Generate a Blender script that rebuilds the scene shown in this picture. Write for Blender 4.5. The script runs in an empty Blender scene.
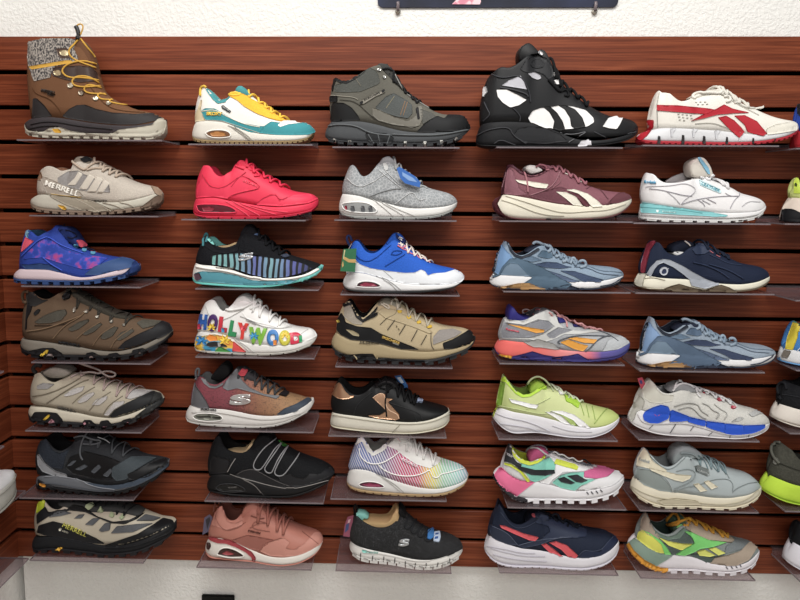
import bpy, bmesh, math, random
from mathutils import Vector, Matrix
from mathutils.bvhtree import BVHTree
from mathutils.geometry import delaunay_2d_cdt
random.seed(7)
scene = bpy.context.scene
COL = scene.collection

# ------------------------------------------------------------------ camera
FPX, PX, PY = 618.4864, 377.9965, 259.5647
PITCH, YAW, ROLL = 0.1053419, -0.0278030, -0.0069444
Z0 = 1.90                                   # height of the first slot above the floor
CAM = Vector((0.0, -1.376736, Z0 - 0.338518))
cp, sp, cy_, sy_ = math.cos(PITCH), math.sin(PITCH), math.cos(YAW), math.sin(YAW)
FWD = Vector((sy_*cp, cy_*cp, -sp)); RIGHT = Vector((cy_, -sy_, 0)); DOWN = FWD.cross(RIGHT)
cr, sr = math.cos(ROLL), math.sin(ROLL)
RIGHT, DOWN = cr*RIGHT + sr*DOWN, -sr*RIGHT + cr*DOWN
cam_data = bpy.data.cameras.new('camera'); cam = bpy.data.objects.new('camera', cam_data)
COL.objects.link(cam); scene.camera = cam
cam_data.sensor_width = 36.0; cam_data.sensor_fit = 'HORIZONTAL'
cam_data.lens = FPX*36.0/800.0
cam_data.shift_x = (400-PX)/800.0; cam_data.shift_y = (PY-300)/800.0
cam_data.clip_start = 0.05
M = Matrix((( RIGHT.x, -DOWN.x, -FWD.x, CAM.x), (RIGHT.y, -DOWN.y, -FWD.y, CAM.y),
            (RIGHT.z, -DOWN.z, -FWD.z, CAM.z), (0, 0, 0, 1)))
cam.matrix_world = M

# ------------------------------------------------------------------ light
world = bpy.data.worlds.new('world'); scene.world = world; world.use_nodes = True
bgn = world.node_tree.nodes['Background']
bgn.inputs[0].default_value = (1.0, 0.98, 0.96, 1); bgn.inputs[1].default_value = 0.33
def area(name, loc, target, sx, sy, power, color=(1, 0.975, 0.94)):
    d = bpy.data.lights.new(name, 'AREA'); d.shape = 'RECTANGLE'; d.size = sx; d.size_y = sy
    d.energy = power; d.color = color
    o = bpy.data.objects.new(name, d); COL.objects.link(o); o.location = loc
    o.rotation_euler = (Vector(target)-Vector(loc)).to_track_quat('-Z', 'Y').to_euler(); return o
area('ceiling_light', (-0.20, -1.15, 2.95), (-0.20, -1.0, 0), 1.0, 0.5, 22)
area('ceiling_light', (0.45, -1.15, 2.95), (0.45, -1.0, 0), 1.0, 0.5, 19)
area('ceiling_light', (0.1, -3.0, 2.95), (0.1, -2.4, 0), 2.4, 0.6, 42)
scene.view_settings.view_transform = 'Standard'; scene.view_settings.look = 'None'
scene.view_settings.gamma = 1.0; scene.view_settings.use_curve_mapping = False
scene.view_settings.exposure = 0.07

# ------------------------------------------------------------------ materials
def lin(c):
    return c/12.92 if c <= 0.04045 else ((c+0.055)/1.055)**2.4
def hexc(h):
    c = [lin(int(h[i:i+2], 16)/255) for i in (0, 2, 4)]; g = .3*c[0]+.59*c[1]+.11*c[2]
    return tuple(v*.92+g*.08 for v in c) + (1,)
MATS = {}
def new_mat(name):
    m = bpy.data.materials.new(name); m.use_nodes = True
    nt = m.node_tree; return m, nt, nt.nodes['Principled BSDF']
def mat(h, kind='leather'):
    """hex colour + surface kind -> cached procedural material"""
    key = (h, kind)
    if key in MATS: return MATS[key]
    m, nt, b = new_mat(kind+'_'+h)
    N = nt.nodes.new; K = nt.links.new
    rough, spec, scale, bump, var = dict(
        leather=(.52, .28, 260, .12, .04), gloss=(.35, .4, 200, .03, .02), rubber=(.62, .25, 420, .10, .05),
        suede=(.9, .15, 380, .35, .14), mesh=(.75, .25, 420, .5, .16), knit=(.85, .2, 260, .7, .22),
        cloth=(.85, .2, 500, .25, .06), metal=(.28, .6, 200, .02, .02), foam=(.75, .2, 300, .1, .03),
        speckle=(.8, .2, 700, .4, .5))[kind]
    b.inputs['Roughness'].default_value = rough
    b.inputs['Specular IOR Level'].default_value = spec
    if kind == 'metal': b.inputs['Metallic'].default_value = .75
    tc = N('ShaderNodeTexCoord')
    if kind in ('mesh', 'knit'):
        t = N('ShaderNodeTexVoronoi'); t.inputs['Scale'].default_value = scale; out = t.outputs['Distance']
    else:
        t = N('ShaderNodeTexNoise'); t.inputs['Scale'].default_value = scale
        t.inputs['Detail'].default_value = 3; out = t.outputs[0]
    K(tc.outputs['Object'], t.inputs['Vector'])
    mr = N('ShaderNodeMapRange'); mr.inputs[3].default_value = 1-var; mr.inputs[4].default_value = 1+var*.6
    K(out, mr.inputs[0])
    mx = N('ShaderNodeMix'); mx.data_type = 'RGBA'; mx.blend_type = 'MULTIPLY'; mx.inputs[0].default_value = 1
    mx.inputs[6].default_value = hexc(h); K(mr.outputs[0], mx.inputs[7]); K(mx.outputs[2], b.inputs['Base Color'])
    bp = N('ShaderNodeBump'); bp.inputs['Strength'].default_value = bump; bp.inputs['Distance'].default_value = .001
    K(out, bp.inputs['Height']); K(bp.outputs[0], b.inputs['Normal'])
    MATS[key] = m; return m
def ramp_mat(name, stops, axis=0, dots=None, pattern=None, second='ffffff', rng=(.45, .7)):
    """colour runs along one axis of the part, optionally broken by a woven pattern"""
    if name in MATS: return MATS[name]
    m, nt, b = new_mat(name); N = nt.nodes.new; K = nt.links.new
    b.inputs['Roughness'].default_value = .8
    tc = N('ShaderNodeTexCoord'); sx = N('ShaderNodeSeparateXYZ'); K(tc.outputs['Generated'], sx.inputs[0])
    r = N('ShaderNodeValToRGB'); K(sx.outputs[axis], r.inputs[0])
    els = r.color_ramp.elements
    els[0].position, els[0].color = stops[0][0], hexc(stops[0][1])
    els[1].position, els[1].color = stops[-1][0], hexc(stops[-1][1])
    for p, c in stops[1:-1]:
        e = els.new(p); e.color = hexc(c)
    col = r.outputs[0]
    if pattern:
        if pattern[0] == 'wave':
            w = N('ShaderNodeTexWave'); w.bands_direction = pattern[1]; w.inputs['Scale'].default_value = pattern[2]
            w.inputs['Distortion'].default_value = pattern[3]; w.inputs['Detail'].default_value = 1
            fac = w.outputs['Fac']
        elif pattern[0] == 'brick':
            w = N('ShaderNodeTexBrick'); w.inputs['Scale'].default_value = pattern[2]
            w.inputs['Mortar Size'].default_value = pattern[3]; fac = w.outputs['Fac']
        else:
            w = N('ShaderNodeTexVoronoi'); w.inputs['Scale'].default_value = pattern[2]; fac = w.outputs['Distance']
        mp = N('ShaderNodeMapping'); mp.inputs['Rotation'].default_value = pattern[4] if len(pattern) > 4 else (0, 0, 0)
        K(tc.outputs['Object'], mp.inputs[0]); K(mp.outputs[0], w.inputs['Vector'])
        mr = N('ShaderNodeMapRange'); mr.inputs[1].default_value, mr.inputs[2].default_value = rng
        K(fac, mr.inputs[0])
        mx = N('ShaderNodeMix'); mx.data_type = 'RGBA'; K(mr.outputs[0], mx.inputs[0])
        K(col, mx.inputs[6]); mx.inputs[7].default_value = hexc(second); col = mx.outputs[2]
    K(col, b.inputs['Base Color']); MATS[name] = m; return m
def noise_mat(name, c1, c2, scale, lo=.45, hi=.55, c3=None, stretch=(1, 1, 1), rough=.75, vor=False):
    """two (or three) coloured print"""
    if name in MATS: return MATS[name]
    m, nt, b = new_mat(name); N = nt.nodes.new; K = nt.links.new
    b.inputs['Roughness'].default_value = rough
    tc = N('ShaderNodeTexCoord'); mp = N('ShaderNodeMapping'); mp.inputs['Scale'].default_value = stretch
    K(tc.outputs['Object'], mp.inputs[0])
    if vor: n = N('ShaderNodeTexVoronoi'); n.feature = 'DISTANCE_TO_EDGE'
    else: n = N('ShaderNodeTexNoise'); n.inputs['Detail'].default_value = 2
    n.inputs['Scale'].default_value = scale
    K(mp.outputs[0], n.inputs['Vector']); r = N('ShaderNodeValToRGB')
    K(n.outputs[0], r.inputs[0]); e = r.color_ramp.elements
    e[0].position, e[0].color = lo, hexc(c1); e[1].position, e[1].color = hi, hexc(c2)
    if c3: x = e.new((hi+1)/2*.96); x.color = hexc(c3)
    K(r.outputs[0], b.inputs['Base Color']); MATS[name] = m; return m
def wood_mat():
    m, nt, b = new_mat('cherry_laminate'); N = nt.nodes.new; K = nt.links.new
    b.inputs['Roughness'].default_value = .45; b.inputs['Specular IOR Level'].default_value = .22
    g = N('ShaderNodeNewGeometry'); sx = N('ShaderNodeSeparateXYZ'); K(g.outputs['Position'], sx.inputs[0])
    # each board its own offset in the grain
    a = N('ShaderNodeMath'); a.operation = 'ADD'; a.inputs[1].default_value = -Z0+.0762*40; K(sx.outputs[2], a.inputs[0])
    d = N('ShaderNodeMath'); d.operation = 'DIVIDE'; d.inputs[1].default_value = .0762; K(a.outputs[0], d.inputs[0])
    f = N('ShaderNodeMath'); f.operation = 'FLOOR'; K(d.outputs[0], f.inputs[0])
    o = N('ShaderNodeMath'); o.operation = 'MULTIPLY'; o.inputs[1].default_value = 3.73; K(f.outputs[0], o.inputs[0])
    xx = N('ShaderNodeMath'); xx.operation = 'ADD'; K(sx.outputs[0], xx.inputs[0]); K(sx.outputs[1], xx.inputs[1])
    x2 = N('ShaderNodeMath'); x2.operation = 'ADD'; K(xx.outputs[0], x2.inputs[0]); K(o.outputs[0], x2.inputs[1])
    cb = N('ShaderNodeCombineXYZ'); K(x2.outputs[0], cb.inputs[0]); K(o.outputs[0], cb.inputs[1]); K(sx.outputs[2], cb.inputs[2])
    mp = N('ShaderNodeMapping'); mp.inputs['Scale'].default_value = (.7, 1, 22); K(cb.outputs[0], mp.inputs[0])
    n1 = N('ShaderNodeTexNoise'); n1.inputs['Scale'].default_value = 2.6; n1.inputs['Detail'].default_value = 3
    n1.inputs['Distortion'].default_value = .15; K(mp.outputs[0], n1.inputs['Vector'])
    mu = N('ShaderNodeMath'); mu.operation = 'MULTIPLY'; mu.inputs[1].default_value = 9; K(n1.outputs[0], mu.inputs[0])
    fr = N('ShaderNodeMath'); fr.operation = 'PINGPONG'; fr.inputs[1].default_value = 1; K(mu.outputs[0], fr.inputs[0])
    mp2 = N('ShaderNodeMapping'); mp2.inputs['Scale'].default_value = (4, 1, 240); K(cb.outputs[0], mp2.inputs[0])
    n2 = N('ShaderNodeTexNoise'); n2.inputs['Scale'].default_value = 2; n2.inputs['Detail'].default_value = 2; K(mp2.outputs[0], n2.inputs['Vector'])
    ad = N('ShaderNodeMath'); ad.operation = 'MULTIPLY_ADD'; ad.inputs[1].default_value = .34; K(fr.outputs[0], ad.inputs[0]); K(n2.outputs[0], ad.inputs[2])
    r = N('ShaderNodeValToRGB'); K(ad.outputs[0], r.inputs[0]); e = r.color_ramp.elements
    e[0].position, e[0].color = .2, hexc('4f200e'); e[1].position, e[1].color = 1.0, hexc('8a4526')
    x = e.new(.62); x.color = hexc('6e3118')
    K(r.outputs[0], b.inputs['Base Color']); return m
def plaster_mat():
    m, nt, b = new_mat('textured_plaster'); N = nt.nodes.new; K = nt.links.new
    b.inputs['Roughness'].default_value = .8; b.inputs['Base Color'].default_value = hexc('e4e3df')
    g = N('ShaderNodeNewGeometry'); n = N('ShaderNodeTexNoise'); n.inputs['Scale'].default_value = 150
    n.inputs['Detail'].default_value = 3; K(g.outputs['Position'], n.inputs['Vector'])
    mr = N('ShaderNodeMapRange'); mr.inputs[1].default_value = .42; mr.inputs[2].default_value = .62; K(n.outputs[0], mr.inputs[0])
    bp = N('ShaderNodeBump'); bp.inputs['Strength'].default_value = .4; bp.inputs['Distance'].default_value = .0025
    K(mr.outputs[0], bp.inputs['Height']); K(bp.outputs[0], b.inputs['Normal']); return m
def acrylic_mat():
    m = bpy.data.materials.new('clear_acrylic'); m.use_nodes = True; nt = m.node_tree; N = nt.nodes.new; K = nt.links.new
    nt.nodes.clear(); out = N('ShaderNodeOutputMaterial')
    t = N('ShaderNodeBsdfTransparent'); t.inputs[0].default_value = (.84, .78, .80, 1)
    d = N('ShaderNodeBsdfDiffuse'); d.inputs[0].default_value = (.40, .34, .36, 1)
    g = N('ShaderNodeBsdfGlossy'); g.inputs['Roughness'].default_value = .12; g.inputs[0].default_value = (.9, .88, .9, 1)
    a = N('ShaderNodeMixShader'); a.inputs[0].default_value = .10; K(t.outputs[0], a.inputs[1]); K(d.outputs[0], a.inputs[2])
    fr = N('ShaderNodeFresnel'); fr.inputs[0].default_value = 1.45
    ge = N('ShaderNodeNewGeometry'); iv = N('ShaderNodeMath'); iv.operation = 'SUBTRACT'; iv.inputs[0].default_value = 1
    K(ge.outputs['Backfacing'], iv.inputs[1]); mu = N('ShaderNodeMath'); mu.operation = 'MULTIPLY'
    K(fr.outputs[0], mu.inputs[0]); K(iv.outputs[0], mu.inputs[1])
    b = N('ShaderNodeMixShader'); K(mu.outputs[0], b.inputs[0]); K(a.outputs[0], b.inputs[1]); K(g.outputs[0], b.inputs[2])
    K(b.outputs[0], out.inputs[0]); return m
def edge_mat():
    m, nt, b = new_mat('acrylic_edge'); b.inputs['Base Color'].default_value = hexc('9c8f94'); b.inputs['Roughness'].default_value = .2
    b.inputs['Transmission Weight'].default_value = .5
    return m
WOOD = wood_mat(); PLASTER = plaster_mat(); ACR = acrylic_mat(); ACR_EDGE = edge_mat()

# ------------------------------------------------------------------ helpers
def link_mesh(name, verts, faces, m, parent=None, loc=None, smooth=True):
    me = bpy.data.meshes.new(name)
    if loc is not None: verts = [Vector(v)-Vector(loc) for v in verts]
    me.from_pydata([tuple(v) for v in verts], [], faces); me.validate()
    if smooth: me.polygons.foreach_set('use_smooth', [True]*len(me.polygons))
    if m is not None: me.materials.append(m)
    o = bpy.data.objects.new(name, me); COL.objects.link(o)
    if parent: o.parent = parent
    return o
def fix_normals(o):
    bm = bmesh.new(); bm.from_mesh(o.data); bmesh.ops.remove_doubles(bm, verts=bm.verts, dist=1e-6)
    bmesh.ops.recalc_face_normals(bm, faces=bm.faces); bm.to_mesh(o.data); bm.free()
def sharp(o, ang=40):
    bm = bmesh.new(); bm.from_mesh(o.data)
    for e in bm.edges:
        if len(e.link_faces) == 2 and e.calc_face_angle(0) > math.radians(ang): e.smooth = False
    bm.to_mesh(o.data); bm.free()
def ray(px, py):
    return (FWD + RIGHT*((px-PX)/FPX) + DOWN*((py-PY)/FPX))
def at(px, py, Y):
    d = ray(px, py); return CAM + d*((Y-CAM.y)/d.y)
def pts(s, Z):
    x0, y0, k = Z
    return [(x0+float(a.split(',')[0])/k, y0+float(a.split(',')[1])/k) for a in s.split()]
def smooth_open(p, n=2):
    for _ in range(n):
        q = [p[0]]
        for a, b in zip(p, p[1:]):
            q += [(a[0]*.75+b[0]*.25, a[1]*.75+b[1]*.25), (a[0]*.25+b[0]*.75, a[1]*.25+b[1]*.75)]
        q.append(p[-1]); p = q
    return p
def interp(p, x):
    if x <= p[0][0]: return p[0][1]
    for a, b in zip(p, p[1:]):
        if x <= b[0]:
            return a[1] if b[0]-a[0] < 1e-9 else a[1]+(b[1]-a[1])*(x-a[0])/(b[0]-a[0])
    return p[-1][1]
def tube(path, r, seg=6):
    """verts, faces of a round cord"""
    V, F = [], []; n = len(path)
    up = Vector((0, 0, 1))
    for i, p in enumerate(path):
        d = (path[min(i+1, n-1)]-path[max(i-1, 0)])
        d = d.normalized() if d.length > 1e-9 else Vector((1, 0, 0))
        a = d.cross(Vector((0, -1, .3)));  a = a.normalized() if a.length > 1e-6 else up
        b = d.cross(a)
        for j in range(seg):
            t = 2*math.pi*j/seg; V.append(p+a*(r*math.cos(t))+b*(r*math.sin(t)))
    for i in range(n-1):
        for j in range(seg):
            k = (j+1) % seg; F.append((i*seg+j, i*seg+k, (i+1)*seg+k, (i+1)*seg+j))
    F.append(tuple(range(seg))[::-1]); F.append(tuple((n-1)*seg+j for j in range(seg)))
    return V, F
class Acc:
    def __init__(s): s.V, s.F = [], []
    def add(s, VF):
        k = len(s.V); s.V += list(VF[0]); s.F += [tuple(i+k for i in f) for f in VF[1]]
def box(x0, x1, y0, y1, z0, z1):
    V = [Vector((x, y, z)) for x in (x0, x1) for y in (y0, y1) for z in (z0, z1)]
    return V, [(0, 1, 3, 2), (4, 6, 7, 5), (0, 4, 5, 1), (2, 3, 7, 6), (0, 2, 6, 4), (1, 5, 7, 3)]

# ------------------------------------------------------------------ shelves
def shelf_z(slot): return Z0-(slot+.185)*.0762
def acrylic_shelf(xa, xb, slot, label, tilt=0.0, depth=.104, z=None, y1=None):
    zt = shelf_z(slot) if z is None else z
    root = bpy.data.objects.new('acrylic_shelf', None); COL.objects.link(root)
    root.location = ((xa+xb)/2, 0, zt)
    root['label'] = label; root['category'] = 'shelf'; root['group'] = 'clear acrylic shoe shelves on the slatwall'
    L = (xb-xa)/2; th = .003
    # bent sheet: tray, riser behind it and hook in the slot
    hook = Z0-slot*.0762 - zt
    prof = [(-depth, 0), (-.0015, 0), (-.0015, hook-.002), (.006, hook-.002), (.006, hook+.004), (.003, hook+.004), (.003, hook+.001), (-.0045, hook+.001), (-.0045, -0.003+.0), (-depth, -th)]
    prof = [(-depth, 0), (-.0050, 0), (-.0050, hook+.001), (.008, hook+.001), (.008, hook-.0015), (-.0020, hook-.0015), (-.0020, -th), (-depth, -th)]
    V = [Vector((s*L, y, zz)) for s in (-1, 1) for y, zz in prof]; n = len(prof)
    F = [tuple(range(n)), tuple(range(2*n-1, n-1, -1))] + [(i, (i+1) % n, n+(i+1) % n, n+i) for i in range(n)]
    o = link_mesh('tray', V, F, ACR, root, smooth=False); fix_normals(o)
    A = Acc(); e = .0012
    A.add(box(-L, L, -depth-e, -depth, -th, 0)); A.add(box(-L-e, -L, -depth-e, -.002, -th, 0)); A.add(box(L, L+e, -depth-e, -.002, -th, 0))
    link_mesh('polished_edge', A.V, A.F, ACR_EDGE, root, smooth=False)
    root.rotation_euler.x = tilt
    return root

# ------------------------------------------------------------------ the shoe builder
BASEW = [(0, .034), (.2, .036), (.45, .035), (.7, .046), (.85, .044), (1, .038)]
def planform(t):
    w = interp(BASEW, t)
    if t < .13: w *= math.sqrt(max(0, 1-(1-t/.13)**2))
    if t > .72: w *= max(0, 1-((t-.72)/.28)**2.9)**.48
    return max(w, .0008)
def tsamples(n):
    return [.5-.5*math.cos(math.pi*i/n) for i in range(n+1)]
class Shoe:
    def __init__(s, Z, slot, bot, bite, top, opening, kind='sneaker', yc=None, ub=None, wscale=1.0, ztol=.0):
        """bot/bite/top: traced side outlines; opening: x range of the collar"""
        s.Z = Z; s.parts = []; s.ws = wscale; s.zs = shelf_z(slot)
        conv = lambda q: smooth_open(pts(q, Z), 2)
        B, C, T = conv(bot), conv(bite), conv(top)
        U = conv(ub) if ub else C
        if ub and C[0][0] < U[0][0]-.4:            # the heel of the sole leans in to meet the upper
            C = [(U[0][0]-.3, interp(C, U[0][0]-.3))]+[p for p in C if p[0] > U[0][0]]
        s.Yc = yc if yc is not None else -.057
        if yc is None and slot >= 9:
            # where the flat of the sole meets the shelf
            flat = max(B, key=lambda p: p[1]); d = ray(*flat)
            tt = (s.zs-CAM.z)/d.z; Y = (CAM+d*tt).y
            s.Yc = min(max(Y+.043*wscale, -.068), -.054)
        s.xb = s.unp(B, lambda t: s.Yc-planform(t)*wscale)
        zmin = min(p[1] for p in s.xb)
        s.dz = (s.zs+.0006) - zmin
        if abs(s.dz) > .0025: s.dz = math.copysign(.0025, s.dz)   # shelves sit a few millimetres apart in their slots
        s.rest = zmin+s.dz
        s.xc = s.unp(C, lambda t: s.Yc-planform(t)*wscale*.97)
        s.xu = s.unp(U, lambda t: s.Yc-planform(t)*wscale*.93)
        # opening in fractions of the top line
        oa, ob = [Z[0]+v/Z[2] for v in opening]
        ta = (oa-T[0][0])/(T[-1][0]-T[0][0]); tb = (ob-T[0][0])/(T[-1][0]-T[0][0])
        s.ta, s.tb = max(ta, .012), tb
        s.xt = s.unp(T, lambda t: s.Yc-s.kopen(t)*s.lip(t))
        th = [s.xt[i][0] for i in range(len(s.xt))]
        # the outline of a rounded vamp seen from above lies a little behind its crest
        q = []
        for i, (x, z) in enumerate(s.xt):
            t = i/(len(s.xt)-1); f = (x-s.xt[0][0])/max(1e-6, s.xt[-1][0]-s.xt[0][0])
            k = s.kopen(f); zb = interp(s.xu, x)
            h = z-zb
            ta_ = max(0.0, (CAM.z-z)/(-CAM.y+s.Yc)); w = planform(f)*wscale*.8
            hh = math.sqrt(max(h*h-(w*ta_)**2, (.55*h)**2)) if h > 0 else h
            q.append((x, zb+(h*k+hh*(1-k))))
        s.xt = q
        for L in (s.xb, s.xc, s.xu, s.xt):
            for i in range(len(L)): L[i] = (L[i][0], L[i][1]+s.dz)
        s.X0 = min(s.xb[0][0], s.xc[0][0]); s.X1 = max(s.xb[-1][0], s.xc[-1][0])
    def unp(s, P, Yf):
        x0, x1 = P[0][0], P[-1][0]; out = []
        for px, py in P:
            t = min(1, max(0, (px-x0)/(x1-x0))); v = at(px, py, Yf(t)); out.append((v.x, v.z))
        for i in range(1, len(out)):       # keep the run monotone
            if out[i][0] <= out[i-1][0]: out[i] = (out[i-1][0]+1e-5, out[i][1])
        return out
    def kopen(s, t):
        a = min(1, max(0, (t-s.ta)/.02)); b = min(1, max(0, (s.tb-t)/.035)); return min(a, b)
    def lip(s, t): return min(.029, planform(min(t, .6))*.80)*s.ws
    def run(s, L, t):
        x = L[0][0]+(L[-1][0]-L[0][0])*t; return x, interp(L, x)
    # ---- bodies
    def sole_loft(s, zlo, zhi, grow=0.0, n=40):
        """zlo/zhi: functions of t giving (x,z)"""
        V, F = [], []
        ts = tsamples(n)
        prof = [(.93, 0), (1.0, .18), (1.005, .45), (.985, .75), (.975, .93), (.93, 1.0)]
        for t in ts:
            xl, zl = zlo(t); xh, zh = zhi(t); w = planform(t)*s.ws+grow
            ring = []
            e = 2.0 if t < .3 else 1.0             # heel contour bulges outward
            for k, h in prof: ring.append((xl+(xh-xl)*h**e, s.Yc-w*k, zl+(zh-zl)*h))
            for k, h in reversed(prof): ring.append((xl+(xh-xl)*h**e, s.Yc+w*k, zl+(zh-zl)*h))
            V += [Vector(v) for v in ring]
        m = 12
        for i in range(len(ts)-1):
            for j in range(m):
                k = (j+1) % m; F.append((i*m+j, i*m+k, (i+1)*m+k, (i+1)*m+j))
        F.append(tuple(range(m))); F.append(tuple(len(ts)*m-1-j for j in range(m)))
        return V, F
    def upper(s, n=56):
        No = 13; V = []; F = []; LV = []; LF = []; ts = tsamples(n); s.grid = []
        for t in ts:
            xb, zb = s.run(s.xu, t); xt, zt = s.run(s.xt, t); zb -= .002
            if zt < zb+.001: zt = zb+.001
            wb = planform(t)*s.ws*.94; wl = s.lip(t); k = s.kopen(t)
            lat = []
            for i in range(No):
                ph = i/(No-1)*math.pi/2
                hc, yc = math.sin(ph)**.9, wb*math.cos(ph)**.72
                ho = min(1, math.sin(ph)**.9/.985)
                yo = wl+(wb-wl)*(1-ho**1.4)+.003*math.sin(math.pi*ho)*(wb/.04)
                if i >= No-2: yo = wl-(.001 if i == No-2 else .004)*min(1, wl/.01)
                h = hc*(1-k)+ho*k; y = max(0, yc*(1-k)+yo*k)
                lean = -.004*math.sin(math.pi*h)*max(0, 1-t/.12)
                lat.append((xb+(xt-xb)*h+lean, y, zb+(zt-zb)*h))
            ring = [Vector((x, s.Yc-y, z)) for x, y, z in lat]+[Vector((x, s.Yc+y, z)) for x, y, z in reversed(lat)]
            V += ring; s.grid.append(lat)
            inn = []
            for y, h in ((wl-.004, .995), (wl-.007, .985), (wl-.0085, .9), (wl-.0095, .6), (wl-.0095, .25), (wl-.012, .14), (0, .13)):
                y = max(0, y)*k; inn.append((xb+(xt-xb)*h, y, zb+(zt-zb)*h-(1-k)*.002))
            LV += [Vector((x, s.Yc-y, z)) for x, y, z in inn]+[Vector((x, s.Yc+y, z)) for x, y, z in reversed(inn)]
        m = 2*No; ml = 14
        for i in range(len(ts)-1):
            both = s.kopen(ts[i]) > 0 or s.kopen(ts[i+1]) > 0
            for j in range(m-1):
                if both and j == No-1: continue
                F.append((i*m+j, i*m+j+1, (i+1)*m+j+1, (i+1)*m+j))
            F.append((i*m+m-1, i*m, (i+1)*m, (i+1)*m+m-1))
            if both:
                for j in range(ml-1): LF.append((i*ml+j, (i+1)*ml+j, (i+1)*ml+j+1, i*ml+j+1))
        return (V, F), (LV, LF)

BELONGS = dict(stitching='upper', lettering='upper', letter='upper', palm_print='upper', letter_accent='upper', collar_binding='upper', collar_trim='upper',
    perforation='upper', eyelet='upper', overlay_rib='upper', ripple='upper', piping='upper', moulded_rib='upper', stripe_gap='upper',
    midsole_rib='midsole', window_rim='midsole', sole_slit='midsole', foxing_line='midsole', band_groove='midsole', sole_badge='midsole', sole_slot='midsole',
    sole_groove='midsole', sole_gap='midsole', foam_edge='midsole', sole_tooth='midsole', print_triangle='tropical_print', air_cushion='air_window', cushion='sole_cutout',
    pod_insert='sole_pod', tread='outsole', tread_gap='outsole', sole_stud='outsole', lug='outsole', printed_panel='hang_tag', tag_print='sale_tag',
    emblem_core='round_emblem', emblem_stroke='round_emblem', logo_stroke='foam_pod', button_rim='pump_button', patch_piping='zigzag_patch',
    label_edge='side_label', cord_lock='cord_loop', tongue_label='tongue', tongue_patch='tongue', tongue_mark='tongue')
def build_shoe(name, label, cat, group, Z, slot, bot, bite, top, opening, up, mid, out, lining='2a2a2c',
               oh=6, lugs=None, feats=(), yc=None, ub=None, ws=1.0, insole=None):
    """up/mid/out: materials. feats: list of drawn parts"""
    s = Shoe(Z, slot, bot, bite, top, opening, yc=yc, ub=ub, wscale=ws)
    root = bpy.data.objects.new(name, None); COL.objects.link(root)
    cx = (s.X0+s.X1)/2; root.location = (cx, s.Yc, s.rest); loc = Vector(root.location)
    root['label'] = label; root['category'] = cat; root['group'] = group
    solid = Acc()
    def part(nm, VF, m, collide=False, fix=True, sm=True):
        for v in VF[0]: v.z = max(v.z, s.rest)       # nothing reaches below the tread
        o = link_mesh(nm, VF[0], VF[1], m, root, loc, smooth=sm)
        if fix: fix_normals(o)
        if collide: solid.add(VF)
        return o
    ohm = oh/Z[2]*.0021; ls = lugs[3] if lugs and len(lugs) > 3 else -.1
    lugh = lugs[1]/Z[2]*.0021 if lugs else 0
    lo = lambda t: s.run(s.xb, t)
    def hi(t):
        x, z = s.run(s.xc, t); l = lo(t)[1]; return x, max(z, l+.002)
    def lo2(t):
        x, z = lo(t); return x, z+lugh*.9*min(1, max(0, (t-ls)/.06))
    def mid_lo(t):
        x, z = lo(t); return x, min(z+lugh+ohm*.8, hi(t)[1]-.001)
    part('midsole', s.sole_loft(mid_lo, hi), mid, True)
    def outt(t):
        x, z = lo(t); return x, z+lugh+ohm
    OV = s.sole_loft(lo2, outt, .0006)
    A = Acc(); A.add(OV)
    if lugs:
        n, _, duty = lugs[:3]
        for i in range(n):
            t0 = .03+.94*i/n; t1 = t0+.94/n*duty
            if t0 < ls: continue
            for sd in (-1, 1):
                V = []
                for t in (t0, t1):
                    x, z = lo(t); w = planform(t)*s.ws
                    for yy in (w*.45, w*1.01):
                        for zz in (z, z+lugh*1.4): V.append(Vector((x, s.Yc+sd*yy, zz)))
                A.add((V, [(0, 1, 3, 2), (4, 6, 7, 5), (0, 4, 5, 1), (2, 3, 7, 6), (0, 2, 6, 4), (1, 5, 7, 3)]))
    o = part('outsole', (A.V, A.F), out, False); sharp(o); solid.add(OV)
    UP, LN = s.upper()
    part('upper', UP, up, True)
    lm = lining if not isinstance(lining, str) else mat(lining, 'cloth')
    part('lining', LN, lm, False, True)
    # thick shapes standing up from the shoe (tongue, stuffing, heel clip)
    later = []
    for f in feats:
        if f[0] in ('tongue', 'block'):
            nm, m, poly, hw = f[1], f[2], f[3], f[4]; dy = f[5] if len(f) > 5 else 0
            P = pts(poly, Z); P = P+[P[0]]
            Q = []
            for a, b in zip(P, P[1:]):
                Q += [(a[0]*.8+b[0]*.2, a[1]*.8+b[1]*.2), (a[0]*.2+b[0]*.8, a[1]*.2+b[1]*.8)]
            c = (sum(q[0] for q in Q)/len(Q), sum(q[1] for q in Q)/len(Q)); n = len(Q)
            V = []; rings = [(-1, .80), (-.9, .93), (-.6, 1), (.6, 1), (.9, .93), (1, .80)]
            for yy, sc in rings:
                for q in Q:
                    v = at(c[0]+(q[0]-c[0])*sc, c[1]+(q[1]-c[1])*sc, s.Yc+dy); v.z += s.dz; v.y += yy*hw; V.append(v)
            F = [tuple(range(n)), tuple(range(len(V)-1, len(V)-n-1, -1))]
            for r in range(len(rings)-1):
                for j in range(n):
                    k = (j+1) % n; F.append((r*n+j, r*n+k, (r+1)*n+k, (r+1)*n+j))
            o = part(nm, (V, F), m, True); sharp(o, 55)
        else: later.append(f)
    tree = BVHTree.FromPolygons([tuple(v) for v in solid.V], solid.F)
    dz = Vector((0, 0, s.dz))
    def hit(px, py, lift=0.0):
        d = ray(px, py).normalized(); oo = CAM+dz
        h = tree.ray_cast(oo, d)
        if h[0] is not None and abs(h[0].y-s.Yc) < .09:
            nn = h[1] if h[1].dot(d) < 0 else -h[1]
            return h[0]+nn*lift, nn, True
        best = None
        for i in range(13):
            p = oo+d*((s.Yc-.06+i*.007-oo.y)/d.y); r = tree.find_nearest(p)
            if r[0] is not None and (best is None or r[3] < best[1]): best = (r, r[3])
        r = best[0]; nn = (CAM-r[0]).normalized(); return r[0]+nn*lift, nn, False
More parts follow.
